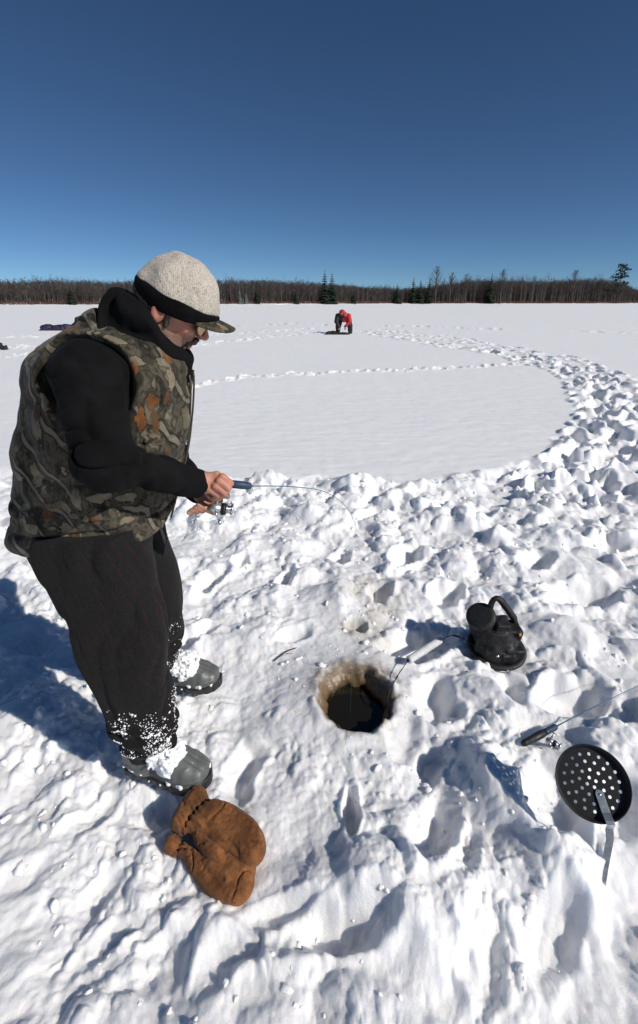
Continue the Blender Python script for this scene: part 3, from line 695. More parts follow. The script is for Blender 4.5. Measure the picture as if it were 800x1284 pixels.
YM = 1.42                                                        # the vertical plane the man stands in
YAW = math.radians(8)
def warp_noise(p, s, a, seed): return a*noise3(p, s, seed)
def prow(v, ul, ur, y, hy, dcy=0.0):
    L = P(ul, v, y); R = P(ur, v, y); return [L[2], (L[0]+R[0])/2, y+dcy, (R[0]-L[0])/2, hy]
TORSO = smooth_tab([prow(700, 40, 200, YM, .17), prow(672, 28, 203, YM, .19), prow(640, 27, 211, YM, .20), prow(600, 30, 222, YM, .205), prow(560, 35, 230, YM, .21), prow(520, 41, 234, YM, .215),
                    prow(480, 47, 236, YM, .215), prow(450, 48, 233, YM, .20), prow(430, 60, 226, YM, .17), prow(414, 88, 215, YM, .12), prow(402, 110, 205, YM, .07)])
SH_R = P(108, 474, 1.205); EL_R = P(136, 583, 1.11); WR_R = P(246, 606, 1.30)       # near (right) arm
SH_L = P(150, 455, 1.60); EL_L = P(205, 570, 1.66); WR_L = P(252, 618, 1.45)        # far (left) arm
NECK0 = P(168, 425, YM); NECK1 = P(214, 400, YM)
def f_torso(p):
    d = loft(p, TORSO, 2.25)
    sh = chain(p, [(P(98, 452, 1.26), .066), (P(138, 424, YM), .066), (P(150, 434, 1.56), .062)], .03)
    return smin(d, sh, .05)
def f_arm_r(p):
    return chain(p, [(SH_R, .090), (EL_R+A(-.01, 0, .01), .068), (WR_R, .044)], .05)
def f_arm_l(p):
    return chain(p, [(SH_L, .095), (EL_L, .072), (WR_L, .043)], .05)
man = empty('person', (float(P(215, 900, 1.40)[0]), 1.42, 0.0))
tag(man, 'bearded man in camouflage vest and pale knit cap, looking down at his short fishing rod', 'person')

# ---- head frame (nose direction, up)
HP = math.radians(27); HYAW = math.radians(9)
hf = np.array([math.cos(HP)*math.cos(HYAW), math.cos(HP)*math.sin(HYAW), -math.sin(HP)]); HR = axes(hf, (math.sin(HP), 0, math.cos(HP)))
HC = P(212, 385, YM)                                            # centre of the cranium
def hp(f, l, u): return HC + HR@np.array([f, l, u])
def to_head(p): return (p-HC.astype(F32))@HR.astype(F32)
def f_head(p):
    q = to_head(p); S = 1.0
    d = ell(q, (.006, 0, .020), (.088, .075, .074))                       # cranium
    d = smin(d, ell(q, (.028, 0, -.045), (.066, .058, .072)), .03)          # face block
    d = smin(d, rcone(q, (.052, 0, -.098), (.062, 0, -.108), .024, .020), .025)   # chin
    for s in (-1, 1):
        d = smin(d, rcone(q, (.0, s*.052, -.052), (.052, s*.022, -.105), .016, .016), .022)  # jaw
        d = smin(d, ell(q, (.062, s*.036, -.026), (.026, .024, .020)), .014)      # cheekbone
        d = smax(d, -ell(q, (.097, s*.031, .002), (.018, .019, .013)), .012)      # eye socket
        d = smin(d, ell(q, (.078, s*.031, .001), (.0125, .0135, .0125)), .003)     # eye
        d = smin(d, rcone(q, (.094, s*.012, .018), (.082, s*.048, .016), .007, .006), .008)   # brow
        e = ell(q, (-.012, s*.079, -.012), (.019, .009, .032)); e = smax(e, -ell(q, (-.008, s*.088, -.008), (.011, .007, .020)), .004); d = smin(d, e, .006)   # ear
    d = smin(d, rcone(q, (.092, 0, .010), (.117, 0, -.030), .0085, .0125), .010)      # nose
    for s in (-1, 1): d = smin(d, ell(q, (.106, s*.012, -.035), (.011, .008, .008)), .006)
    d = smin(d, rcone(q, (.088, -.019, -.0615), (.088, .019, -.0615), .008, .008), .009)   # upper lip
    d = smin(d, rcone(q, (.087, -.015, -.0745), (.087, .015, -.0745), .0075, .0075), .008)
    d = smax(d, -rcone(q, (.101, -.024, -.0675), (.101, .024, -.0675), .0035, .0035), .004)
    return d
NB = hp(-.035, 0, -.075)
def hand_chains():
    """finger chains of both hands in world space: near hand closed on the rod, far hand cupped under the reel"""
    r = []
    y = 1.30
    K = [P(279, 598, y-.005), P(275, 603, y-.012), P(270, 609, y-.014), P(264, 614, y-.010)]
    Mi = [P(289, 606, y+.0), P(286, 612, y-.012), P(281, 618, y-.014), P(273, 621, y-.010)]
    Ti = [P(284, 617, y+.022), P(280, 621, y+.012), P(275, 625, y+.010), P(268, 626, y+.010)]
    En = [P(275, 615, y+.036), P(270, 618, y+.032), P(266, 620, y+.030), P(261, 621, y+.028)]
    for k in range(4): r.append([(K[k], .0115), (Mi[k], .0098-.0004*k), (Ti[k], .0088-.0004*k), (En[k], .0078)])
    th = [(P(256, 597, y+.030), .0125), (P(268, 596, y+.046), .0105), (P(281, 600, y+.048), .0092), (P(289, 604, y+.042), .0080)]
    return r, th
def f_hand_r(p):
    y = 1.30; r, th = hand_chains()
    d = chain(p, [(WR_R, .029), (P(254, 604, y), .027)], .02)
    pc = P(264, 605, y+.004); ax = (P(279, 600, y)-P(250, 606, y)); R = axes(ax, (0.0, .28, 1))
    d = smin(d, rbox(p, pc, (.036, .0155, .030), .013, R), .016)
    d = smin(d, rcone(p, P(252, 600, y+.012), P(266, 600, y+.036), .017, .014), .014)
    for c in r: d = smin(d, chain(p, c, .003), .0045)
    d = smin(d, chain(p, th, .004), .007)
    return d
def f_hand_l(p):
    y = 1.42
    d = chain(p, [(WR_L, .028), (P(256, 624, y-.005), .024)], .02)
    R = axes(P(276, 632, y)-P(256, 624, y), (0, -.5, 1)); d = smin(d, rbox(p, P(264, 631, y-.02), (.034, .036, .013), .012, R), .016)
    for k in range(4):
        a = P(274-7*k, 634, y-.035); b = P(268-7*k, 638+k, y-.075); c = P(258-6*k, 637+k*1.5, y-.100); e = P(249-4*k, 633+k*3.2, y-.104)
        d = smin(d, chain(p, [(a, .0105), (b, .0095), (c, .0088), (e, .0078)], .003), .004)
    d = smin(d, chain(p, [(P(262, 626, y-.02), .013), (P(274, 621, y-.03), .011), (P(285, 622, y-.045), .009)], .004), .007)
    return d
PEL = P(112, 672, YM)
TOE_R, HEEL_R = G(263, 977, .03), G(160, 950, .03); TOE_L, HEEL_L = G(277, 853, .03), G(186, 848, .03)
def _ank(h, t):
    d = (t-h)[:2]; d = d/np.linalg.norm(d); return np.array([h[0]+d[0]*.085, h[1]+d[1]*.085, .10])
HIP_R = P(112, 690, 1.33); KN_R = P(150, 800, 1.27); AN_R = _ank(HEEL_R, TOE_R)
HIP_L = P(150, 690, 1.52); KN_L = P(205, 765, 1.60); AN_L = _ank(HEEL_L, TOE_L)
def f_body(p):
    d = within(p, HC, .26, f_head)
    d = smin(d, rcone(p, NB, NECK0+A(.0, 0, -.02), .056, .066), .03)
    t = chain(p, [(NECK0+A(-.02, 0, -.07), .10), (P(143, 520, YM), .13), (P(124, 610, YM), .13), (PEL, .12)], .08)
    t = smin(t, chain(p, [(SH_R, .055), (NECK0+A(0, 0, -.04), .07), (SH_L, .055)], .05), .06)
    for c in ([(SH_R, .05), (EL_R, .038), (WR_R, .027)], [(SH_L, .05), (EL_L, .038), (WR_L, .027)]): t = smin(t, chain(p, c, .03), .03)
    for c in ([(HIP_R, .085), (KN_R, .058), (AN_R+A(0, 0, .0), .042)], [(HIP_L, .085), (KN_L, .055), (AN_L, .042)]): t = smin(t, chain(p, c, .05), .05)
    for an, toe in ((AN_R, TOE_R), (AN_L, TOE_L)):
        e = an+(toe-an)*.55; t = smin(t, rcone(p, A(an[0], an[1], .07), A(e[0], e[1], .052), .032, .022), .03)
    d = smin(d, t, .02)
    d = smin(d, within(p, P(262, 608, 1.32), .16, f_hand_r), .012); d = smin(d, within(p, P(262, 630, 1.38), .18, f_hand_l), .012)
    return d
def beard_attr(V):
    q = to_head(V); lo_ = sstep(-.030, -.060, q[:, 2]-.25*(q[:, 0]-.05))*sstep(.0, .02, q[:, 0]+.04); up = sstep(.125, .108, q[:, 0]); side = sstep(.035, .005, np.abs(q[:, 0]-.005))*(q[:, 2] > -.08)*(np.abs(q[:, 1]) > .03)*.8
    lip = 1-sstep(.013, .006, np.abs(q[:, 2]+.068))*sstep(.082, .09, q[:, 0])*.8
    hd = (np.linalg.norm(q, axis=1) < .19)
    return np.clip((lo_*up*lip*.85+side), 0, 1)*hd
def ruddy_attr(V):
    q = to_head(V); n_ = np.exp(-(((q[:, 0]-.112)/.018)**2+((q[:, 2]+.028)/.022)**2))*.7; c_ = np.exp(-(((q[:, 0]-.06)/.03)**2+((q[:, 2]+.028)/.025)**2))*.35; e = np.exp(-(((q[:, 0]+.01)/.02)**2+((q[:, 2]+.01)/.03)**2))*.5
    hd = (np.linalg.norm(q, axis=1) < .19); kn = .25*sstep(.06, .03, np.linalg.norm(V-P(280, 606, 1.30).astype(F32), axis=1)); return np.clip(np.maximum(n_, np.maximum(c_, e))*hd+kn, 0, .75)
sdf_obj('body', f_body, (-1.1, .95, .0), (-.15, 1.9, 1.8), .0032, M['skin'], man, attr={'beard': beard_attr, 'ruddy': ruddy_attr})
print('body', time.time()-T0)

# ---- moustache, sideburn hair
def f_mous(p):
    q = to_head(p); d = None
    for s in (-1, 1):
        c = chain(q, [((.101, 0, -.050), .0075), ((.097, s*.014, -.054), .0085), ((.086, s*.029, -.066), .0065), ((.078, s*.034, -.080), .005)], .005); d = c if d is None else smin(d, c, .004)
    g = ell(q, (.082, 0, -.103), (.019, .022, .017)); d = smin(d, g, .006)
    return d+.0026*noise3(q, .005, 3)+.0008
sdf_obj('beard', f_mous, HC-.2, HC+.2, .0022, M['hair'], man)
def f_hair(p):
    q = to_head(p); d = ell(q, (-.004, 0, .010), (.100, .082, .075)); d = smax(d, q[..., 2]-.02, .01); d = smax(d, q[..., 0]-.012-.25*np.abs(q[..., 2]), .01); d = smax(d, -(q[..., 2]+.06+.6*q[..., 0]), .01)
    for s in (-1, 1):
        d = smin(d, rcone(q, (.010, s*.074, .0), (.016, s*.069, -.040), .008, .006), .008); d = smax(d, -ell(q, (-.014, s*.082, -.014), (.022, .016, .034)), .004)
    return d+.002*noise3(q, .005, 4)
sdf_obj('hair', f_hair, HC-.2, HC+.2, .0026, M['hair'], man)

# ---- cap: knit crown, black band, camouflage visor
HT = axes((HR@np.array([1, 0, -.02])), (HR@np.array([0, 0, 1.])))
def f_dome(q, g=0.0):
    d = ell(q, (.016, 0, .034), (.117+g, .096+g, .084+g)); d = smin(d, ell(q, (.018, 0, .078), (.098+g, .084+g, .062+g)), .02); d = smin(d, ell(q, (.004, 0, .128), (.034, .03, .016)), .03)
    return d
def f_cap(p):
    q = to_head(p); d = f_dome(q); d = smax(d, -(q[..., 2]-.034-.02*(q[..., 0])), .006)
    an = np.arctan2(q[..., 1], q[..., 0]); return d+.0016*np.sin(an*5+q[..., 2]*20)+.0045*noise3(q, .045, 5)+.0012*noise3(q, .012, 9)
def f_band(p):
    q = to_head(p); d = f_dome(q, .0045); z0 = .004-.13*(q[..., 0]+.1)*0-.0*q[..., 0]; top = q[..., 2]-(.040-.02*q[..., 0]); bot = (-.012+.10*q[..., 0])-q[..., 2]
    d = smax(d, top, .006); d = smax(d, bot, .006); return d+.001*noise3(q, .02, 6)
hat = sdf_obj('cap', f_cap, HC-.26, HC+.26, .0035, M['knit'], man)
sdf_obj('cap_band', f_band, HC-.26, HC+.26, .003, M['band'], hat)
def f_visor(p):
    q = to_head(p); x = (q[..., 0]-.112)/.076; y = q[..., 1]/.080
    out = (np.sqrt(np.maximum(x, 0)**2+np.abs(y)**2.4)-1)*.07; z = q[..., 2]-(.024-.006*(x**2)-.26*q[..., 1]**2/.08+.10*(q[..., 0]-.112)); th = np.abs(z)-.0042
    return smax(smax(out, th, .003), -(q[..., 0]-.085), .003)
sdf_obj('visor', f_visor, HC-.26, HC+.26, .0022, M['camo'], hat)
# ---- sunglasses
gl_ = MB()
def lens_pt(s, a, k=1.0):
    l = .036+.032*k*math.cos(a); u = -.006+.023*k*math.sin(a); return hp(.1135-5.2*(l-.004)**2*(1 if l > .004 else 0)-.010*(1-k), s*l, u)
for s in (-1, 1):
    for dz in (-.0035, 0, .0035): gl_.tube([hp(.088, s*.066, .004+dz*1.3), hp(.060, s*.078, .004+dz), hp(.0, s*.086, .003+dz*.8), hp(-.02, s*.085, -.004+dz*.5)], [.0032, .003, .0028, .002], 8)
gl_.tube([hp(.1125, -.008, .002), hp(.1145, 0, .004), hp(.1125, .008, .002)], .0026, 6)
for s in (-1, 1): gl_.tube([lens_pt(s, t) for t in np.linspace(0, 2*math.pi, 32)], .0024, 6, cap=False)
gls = gl_.build('sunglasses', M['frame'], man)
for s in (-1, 1):
    m = MB(); n_ = 32; V = [lens_pt(s, 2*math.pi*j/n_, k) for k in (1., .66, .33) for j in range(n_)]+[hp(.1135-5.2*.032**2-.002, s*.036, -.006)]
    m.add(V, [(i*n_+j, i*n_+(j+1) % n_, (i+1)*n_+(j+1) % n_, (i+1)*n_+j) for i in (0, 1) for j in range(n_)]+[(2*n_+j, 2*n_+(j+1) % n_, 3*n_) for j in range(n_)]); o = m.build('lens', M['lens'], gls)
    sd = o.modifiers.new('thickness', 'SOLIDIFY'); sd.thickness = .0015

# ---- jacket (collar, sleeves) and vest
def folds(p, s, a, seed, st=(1, 1, 1)):
    q = p*np.array(st, F32); n_ = noise3(q, s, seed); return a*(1-2*np.abs(n_))
C0 = P(192, 404, YM); CA = P(192+87, 404-80, YM)-C0; CA = CA/np.linalg.norm(CA); CY = np.array([0, 1., 0]); CX = np.cross(CY, CA)
def t_collar(p): return (p-C0.astype(F32))@CA.astype(F32)
def f_collar(p, g=0.0, lo_=-.16, hi_=.0):
    q = p-C0.astype(F32); t = q@CA.astype(F32); x = q@CX.astype(F32); y = q[..., 1]
    w_ = -.012*np.sin(t*75+4*noise3(p, .07, 17)+x*9)-.005*noise3(p, .03, 18)
    r = (np.sqrt((x/(.124+g-.12*t*0))**2+(y/(.108+g))**2)-1)*.11+w_*.7
    hi2 = hi_+.034*np.exp(-((x+.005)/.07)**2)*(y < 0); return smax(smax(r, t-hi2-.012*noise3(p, .08, 19), .018), lo_-t, .03)
def crease(p, s_, a, seed, st=(1, 1, 1), w_=.13):
    return a*np.exp(-(noise3(p*np.array(st, F32), s_, seed)/w_)**2)
def f_jacket(p):
    d = f_torso(p)+.012
    el = np.exp(-(((p-EL_R.astype(F32))**2).sum(-1))/.014)
    ar = f_arm_r(p)+folds(p+.03*noise3(p, .12, 15)[..., None], .085, .007, 11, (1, 1, .7))+crease(p+.02*noise3(p, .07, 14)[..., None], .065, .011, 16, (.5, .5, 1.5))*(.4+el)+.004*noise3(p, .05, 12)
    al = f_arm_l(p)+folds(p, .08, .006, 13)
    d = smin(d, ar, .03); d = smin(d, al, .03)
    # cut hem and cuffs
    wd = (WR_R-EL_R); wd = wd/np.linalg.norm(wd); cut = (p-(WR_R+wd*.012).astype(F32))@wd.astype(F32); d = np.where(np.linalg.norm(p-WR_R.astype(F32), axis=-1) < .12, smax(d, cut, .004), d)
    cuff = chain(p, [(WR_R-wd*.055, .047), (WR_R+wd*.008, .0425)], .01); d = smin(d, smax(cuff, cut, .003), .006)
    wl = (WR_L-EL_L); wl = wl/np.linalg.norm(wl); cl_ = (p-(WR_L+wl*.005).astype(F32))@wl.astype(F32); d = np.where(np.linalg.norm(p-WR_L.astype(F32), axis=-1) < .12, smax(d, cl_, .004), d)
    # tall folded collar round the neck
    col = f_collar(p); col = smin(col, chain(p, [(P(196, 436, YM-.03), .050), (P(222, 450, YM), .036), (P(230, 470, YM), .026)], .03), .04)
    d = smin(d, col, .02)
    d = smax(d, -smax(ell(p, C0-CA*.01, (.088, .082, .075), np.stack([CX, CY, CA], 1)), -(t_collar(p)+.055), .01), .008)
    d = smax(d, -(p[..., 2]-.93), .01)
    return d
sdf_obj('jacket', f_jacket, (-1.15, .9, .8), (-.15, 1.9, 1.72), .0042, M['fleece'], man)
print('jacket', time.time()-T0)
AX = np.array([math.cos(YAW), math.sin(YAW)], F32)
HL = P(14, 671, YM); HRt = P(204, 655, YM)
def hem_z(p): return np.interp(p[..., 0], [HL[0], HRt[0]], [HL[2], HRt[2]])
def f_vest(p):
    z = p[..., 2]; hz_ = hem_z(p)
    d = f_torso(p)-.010
    d = d-.007*(1-np.abs(np.sin((z-.90)*math.pi/.115)))*0 + folds(p+.03*noise3(p, .2, 25)[..., None], .12, .010, 21, (1, .7, 1.2))+crease(p+.02*noise3(p, .09, 26)[..., None], .11, .005, 27, (.6, .6, 1.3), .10)+.006*noise3(p, .045, 22)
    d = d-.010*np.exp(-((z-hz_-.035)/.03)**2)+.009*np.exp(-((z-hz_-.072)/.007)**2)          # rolled hem and its seam
    # seam down the side, front placket
    cx = np.interp(z, TORSO[:, 0], TORSO[:, 1]); cyt = YM
    lx = (p[..., 0]-cx)*AX[0]+(p[..., 1]-cyt)*AX[1]; ly = -(p[..., 0]-cx)*AX[1]+(p[..., 1]-cyt)*AX[0]
    d = d-.004*sstep(.012, .006, np.abs(np.abs(ly)-.075))*(lx > 0)
    # lower pocket and chest yoke
    for (u0, u1, v0, v1, o) in ((100, 186, 608, 652, .007), (176, 212, 552, 580, .006)):
        a, b = P(u0, v1, 1.22), P(u1, v0, 1.22); m_ = sstep(0, .008, p[..., 0]-a[0])*sstep(0, .008, b[0]-p[..., 0])*sstep(0, .008, z-a[2])*sstep(0, .008, b[2]-z)*(p[..., 1] < YM); d = d-o*m_
    hole_r = chain(p, [(SH_R+A(0, -.10, .015), .128), (SH_R+A(-.005, -.03, .0), .128)], .02)
    hole_r = smin(hole_r, f_arm_r(p)-.010, .02); hole_l = smin(f_arm_l(p)-.010, chain(p, [(SH_L+A(0, .1, 0), .12), (SH_L, .12)], .02), .02)
    hr = smax(hole_r, p[..., 1]-1.33, .01)
    edge = .006*np.exp(-((hr-.010)/.010)**2); d = d-edge
    d = smax(d, -hr, .006); d = smax(d, -smax(hole_l, -(p[..., 1]-1.5), .01), .006)
    # open front
    wd = np.interp(z, [.9, 1.15, 1.35, 1.5], [.020, .030, .045, .075]); d = smax(d, -smax(np.abs(ly-.01)-wd, -lx, .01), .006)
    # neck opening for the collar
    d = smax(d, -f_collar(p, .012, -.10, .2), .008)
    d = smax(d, hz_-z, .010)
    d = smax(d, -(f_torso(p)+.030), .003)
    return d
vest = sdf_obj('vest', f_vest, (-1.15, 1.1, .82), (-.3, 1.75, 1.66), .0042, M['camo'], man)
AY = np.array([-AX[1], AX[0]])
for sgn in (-1, 1):
    zp = []
    for z in np.linspace(.93, 1.40, 26):
        cx = float(np.interp(z, TORSO[:, 0], TORSO[:, 1])); wd = float(np.interp(z, [.9, 1.15, 1.35, 1.5], [.020, .030, .045, .075])); ly = .01+sgn*(wd+.004); a, b = .05, .40
        for _ in range(18):
            mid = (a+b)/2; q = np.array([[cx+AX[0]*mid+AY[0]*ly, YM+AX[1]*mid+AY[1]*ly, z]], F32)
            if f_torso(q)[0] < .010: a = mid
            else: b = mid
        zp.append(np.array([cx+AX[0]*a+AY[0]*ly, YM+AX[1]*a+AY[1]*ly, z]))
    m = MB(); m.tube(zp, .0032, 6); o = m.build('zip', M['zip'], vest)
print('vest', time.time()-T0)
m = MB(); q0 = P(203, 652, 1.36); m.tube(catmull([q0, P(201, 662, 1.355), P(204, 672, 1.35), P(206, 681, 1.35)], 4), [.004]*4+[.006]*5+[.007]*3+[.004], 6); m.build('drawcord', M['black_nylon'], vest)
# ---- trousers
LEG_R = smooth_tab([prow(640, 60, 190, 1.36, .16), prow(675, 40, 197, 1.34, .155), prow(700, 48, 197, 1.33, .15), prow(750, 72, 205, 1.30, .135), prow(800, 97, 213, 1.27, .125), prow(850, 124, 215, 1.25, .105), prow(900, 140, 217, 1.245, .096), prow(935, 152, 218, 1.245, .088), prow(955, 158, 217, 1.25, .085)])
LEG_L = smooth_tab([prow(640, 95, 200, 1.50, .16), prow(670, 95, 207, 1.52, .15), prow(700, 120, 214, 1.54, .14), prow(740, 138, 226, 1.57, .125), prow(765, 150, 229, 1.59, .12), prow(785, 160, 228, 1.60, .115), prow(810, 172, 222, 1.62, .10), prow(835, 184, 222, 1.64, .085), prow(848, 186, 222, 1.645, .08)])
def f_trous(p):
    q = p+.012*np.stack([noise3(p, .16, 31), noise3(p, .16, 32), 0*p[..., 0]], -1)
    a = loft(q, LEG_R, 2.3); b = loft(q, LEG_L, 2.2)
    top = max(LEG_R[-1, 0], LEG_L[-1, 0])
    za, zb = .165, .175
    fa = folds(p+.05*noise3(p, .15, 34)[..., None], .14, .011, 33, (1.4, 1.4, .45)); low = np.exp(-((p[..., 2]-za-.06)/.07)**2)
    a = a+fa+crease(p+.03*noise3(p, .12, 39)[..., None], .10, .0045, 30, (1.2, 1.2, .8), .2)+.009*low*np.sin(p[..., 2]*105+5*noise3(p, .08, 35)); b = b+folds(p, .13, .009, 36, (1.4, 1.4, .5))+.008*np.exp(-((p[..., 2]-zb-.10)/.08)**2)*np.sin(p[..., 2]*90+5*noise3(p, .08, 37))
    a = smax(a, za-p[..., 2]-.03*noise3(p, .09, 38), .01); b = smax(b, zb-p[..., 2], .01)
    d = smin(a, b, .012)
    # slanted pocket welt
    w_ = np.abs(rcone(p, P(150, 676, 1.19), P(176, 706, 1.20), .0, .0))-.0; d = d-.005*np.exp(-(w_/.010)**2)
    w2 = rcone(p, P(66, 690, 1.18), P(128, 792, 1.15), .0, .0); d = d+.006*np.exp(-(w2/.010)**2)
    return smax(d, p[..., 2]-.97, .01)
sdf_obj('trousers', f_trous, (-1.15, 1.0, -.05), (-.2, 1.85, 1.02), .0042, M['wool'], man)
print('trousers', time.time()-T0)
# ---- boots
def boot(an, toe, heel, lab, snowseed, gz):
    fwd = np.array([toe[0]-heel[0], toe[1]-heel[1], 0.]); L = float(np.linalg.norm(fwd)); R = axes(fwd, (0, 0, 1)); o = np.array([heel[0], heel[1], gz])
    def loc(p): return (p-o.astype(F32))@R.astype(F32)
    def wid(x): return np.interp(x/L, [0, .1, .3, .5, .7, .85, .95, 1.], [.034, .046, .049, .054, .066, .062, .044, .015])
    def upper(p):
        q = loc(p); x = q[..., 0]; w_ = wid(x); hgt = np.interp(x/L, [0, .1, .3, .45, .6, .8, .95, 1.], [.12, .13, .14, .135, .122, .096, .070, .034])
        a = (np.sqrt((np.abs(q[..., 1])/w_)**2.6+(np.maximum(q[..., 2]-.02, 0)/(hgt-.02))**2.6)-1)*.04; a = smax(a, .012-q[..., 2], .005); a = smax(a, smax(-x, x-L, .01), .02)
        sh = rcone(q, (.085, 0, .05), (.085, 0, .10), .056, .056); a = smin(a, smax(sh, q[..., 2]-.12, .01), .03)
        rib = .0022*np.sin(x*150)*sstep(.62*L, .72*L, x)*(q[..., 2] < .09); seam = .003*np.exp(-((q[..., 2]-.045-.02*x)/.004)**2); line = -.0035*np.exp(-(np.abs(np.abs(q[..., 1])-.012)/.004)**2)*(x > .6*L)
        return a-rib*.5-seam+line*-.6
    ob = sdf_obj('boot', upper, o-np.array([.35, .35, .05]), o+np.array([.45, .35, .32]), .003, M['boot'], man)
    def sole(p):
        q = loc(p); x = q[..., 0]; w_ = wid(np.clip(x, .002, L*.985))+.007; a = np.abs(q[..., 1])-w_; ends = np.maximum(-x-.004, x-L-.006); r_ = smax(a, ends, .03); top = q[..., 2]-(.026+.014*sstep(.7*L, L, x)); lug = .004*np.sign(np.sin(x*190))
        return smax(smax(r_+lug*.3, top, .005), -q[..., 2], .003)
    sdf_obj('sole', sole, o-np.array([.35, .35, .05]), o+np.array([.45, .35, .1]), .003, M['sole'], ob)
    def shaft(p):
        q = loc(p); d = smin(rcone(q, (.088, 0, .10), (.080, 0, .30), .060, .066), rcone(q, (.10, 0, .10), (.125, 0, .085), .054, .036), .03); d = smax(smax(d, q[..., 2]-.29, .01), .085+.22*np.maximum(q[..., 0]-.10, 0)*0-q[..., 2], .01)
        return d+.005*noise3(p, .03, 47)+.004*np.sin(q[..., 2]*190)
    sdf_obj('shaft', shaft, o-np.array([.35, .35, .05]), o+np.array([.45, .35, .36]), .004, M['black_nylon'], ob)
    # snow caked over the instep
    def cake(p):
        q = loc(p); d = smin(upper(p), shaft(p), .02)-.012; c = ell(q, (.55*L, -.01, .105), (.060, .075, .050)); d = smax(d, c, .01); d = d+.010*noise3(q, .022, 40+snowseed)+.007*noise3(q, .009, 41)-.001
        e = smax(upper(p)-.006, -(.055+.0*q[..., 0]-q[..., 2])*0+np.abs(q[..., 2]-.034)-.012, .004)+.018*noise3(q, .016, 43)+.010; return np.minimum(d, e)
    sdf_obj('caked_snow', cake, o-np.array([.35, .35, .05]), o+np.array([.45, .35, .32]), .003, M['clod'], ob)
    return ob
gR = .0; b0 = boot(AN_R, TOE_R, HEEL_R, '', 1, .012)
b1 = boot(AN_L, TOE_L, HEEL_L, '', 2, .012)
# snow stuck to the trouser legs
def stuck():
    rg = np.random.default_rng(21); V0, F0 = ico(1); VV = []; FF = []; n = 0
    for tab, z0, z1, num, cut in ((LEG_R, .165, .38, 2300, 0), (LEG_L, .175, .44, 1000, 0)):
        for k in range(num):
            z = z0+(z1-z0)*rg.random()**1.7; a = rg.uniform(-2.3, .9); cx, cy, hx, hy = [float(np.interp(z, tab[:, 0], tab[:, c])) for c in (1, 2, 3, 4)]
            e = 2/2.3; c_, s_ = math.cos(a), math.sin(a); p = np.array([cx+math.copysign(abs(c_)**e, c_)*hx, cy+math.copysign(abs(s_)**e, s_)*hy, z])
            patch = float(noise3(p[None]*np.array([1, 1, .6]), .035, 50)[0]); 
            if patch+rg.normal(0, .25)+.35*(1-(z-z0)/(z1-z0)) < .22: continue
            VV.append((p, rg.uniform(.0007, .0022)+.0035*rg.random()**9, rg.normal(0, 1, (3, 3)))); n += 1
    P0 = np.array([v[0] for v in VV])
    for s_ in range(7):                                        # press each crumb onto the cloth
        d = f_trous(P0.astype(F32)); e = .003; g = np.stack([f_trous((P0+np.eye(3)[k]*e).astype(F32))-f_trous((P0-np.eye(3)[k]*e).astype(F32)) for k in range(3)], 1)/(2*e); g /= np.linalg.norm(g, axis=1)[:, None]+1e-6; P0 = P0-g*np.clip(d, -.03, .03)[:, None]
    out = []
    for p, (_, r_, q) in zip(P0, VV): out.append(V0*r_*np.array([1, 1, .8])*(1+.3*np.sin(V0@q[0]*1.6))[:, None]+p)
    F = (F0[None]+(np.arange(n)*len(V0))[:, None, None]).reshape(-1, 3); o = mesh_np('snow_crumbs', np.concatenate(out), F, M['clod'], man); tag(o, kind='stuff')
stuck()
print('person', time.time()-T0)

# ------------------------------------------------------------------ things on the snow
def on_snow(u, v, off=0.0):
    z = 0.0
    for _ in range(6): q = G(u, v, z+off); z = hz(q[0], q[1])
    return G(u, v, z+off)
M['metal'] = simple('brushed_metal', (.62, .62, .63), .28, metal=1., var=.1); M['galv'] = simple('galvanised_steel', (.50, .53, .55), .42, metal=.85, var=.25, vs=60, bump=.2)
M['enamel'] = rubber('black_enamel', (.005, .005, .006), .62); M['blue_grip'] = rubber('dark_blue_grip', (.018, .045, .085), .5); M['blue'] = rubber('blue_blank', (.03, .12, .22), .3); M['white_blank'] = simple('pale_blank', (.42, .50, .55), .4)
M['cord'] = rubber('black_cord', (.010, .010, .011), .6); M['line'] = simple('fishing_line', (.10, .20, .26), .3)
def mat_leather():
    m = NT('suede_leather'); n_ = m.noise(16, 5, .65); col = m.ramp(n_, [(.28, (.075, .028, .011)), (.46, (.17, .066, .022)), (.68, (.33, .135, .044))])
    col = m.mix(m.ramp(m.noise(38, 4, .7), [(.54, 0.), (.70, .75)]), col, (.052, .026, .015)); col = m.mix(m.ramp(m.noise(11, 3), [(.45, 0.), (.62, .6)]), col, (.085, .036, .015))
    m.base(col, .85, .2, sheen=.1); b = m.bump(m.noise(34, 5, .65), .5, .008); m.bump(m.noise(380, 3), .4, .0012, b); return m.m
M['leather'] = mat_leather()
# -- rod in the angler's hands
rod = empty('fishing_rod', P(270, 605, 1.33)); tag(rod, 'short ice fishing rod with dark blue grip and silver reel in the man\'s hands', 'fishing rod')
ra, rb_ = P(246, 602, 1.315), P(314, 609.5, 1.355); rd = (rb_-ra)/np.linalg.norm(rb_-ra)
def along(t): return ra+(rb_-ra)*t
m = MB(); m.tube([along(t) for t in (0, .04, .3, .5, .62)], [.006, .0095, .0085, .009, .0088], 16); m.build('handle', M['cord'], rod)
m = MB(); m.tube([along(t) for t in (.62, .64, .8, .95, 1.0, 1.03)], [.0095, .0122, .0125, .0118, .0095, .004], 16); m.build('grip', M['blue_grip'], rod)
tipp = catmull([along(1.0), P(345, 609.5, 1.38), P(375, 611, 1.42), P(402, 615, 1.46), (P(424, 626, 1.505)), P(438, 641, 1.53), P(446, 657, 1.545)], 6)
m = MB(); m.tube(tipp, list(np.linspace(.0019, .0005, len(tipp))), 6); m.build('blank', M['blue'], rod)
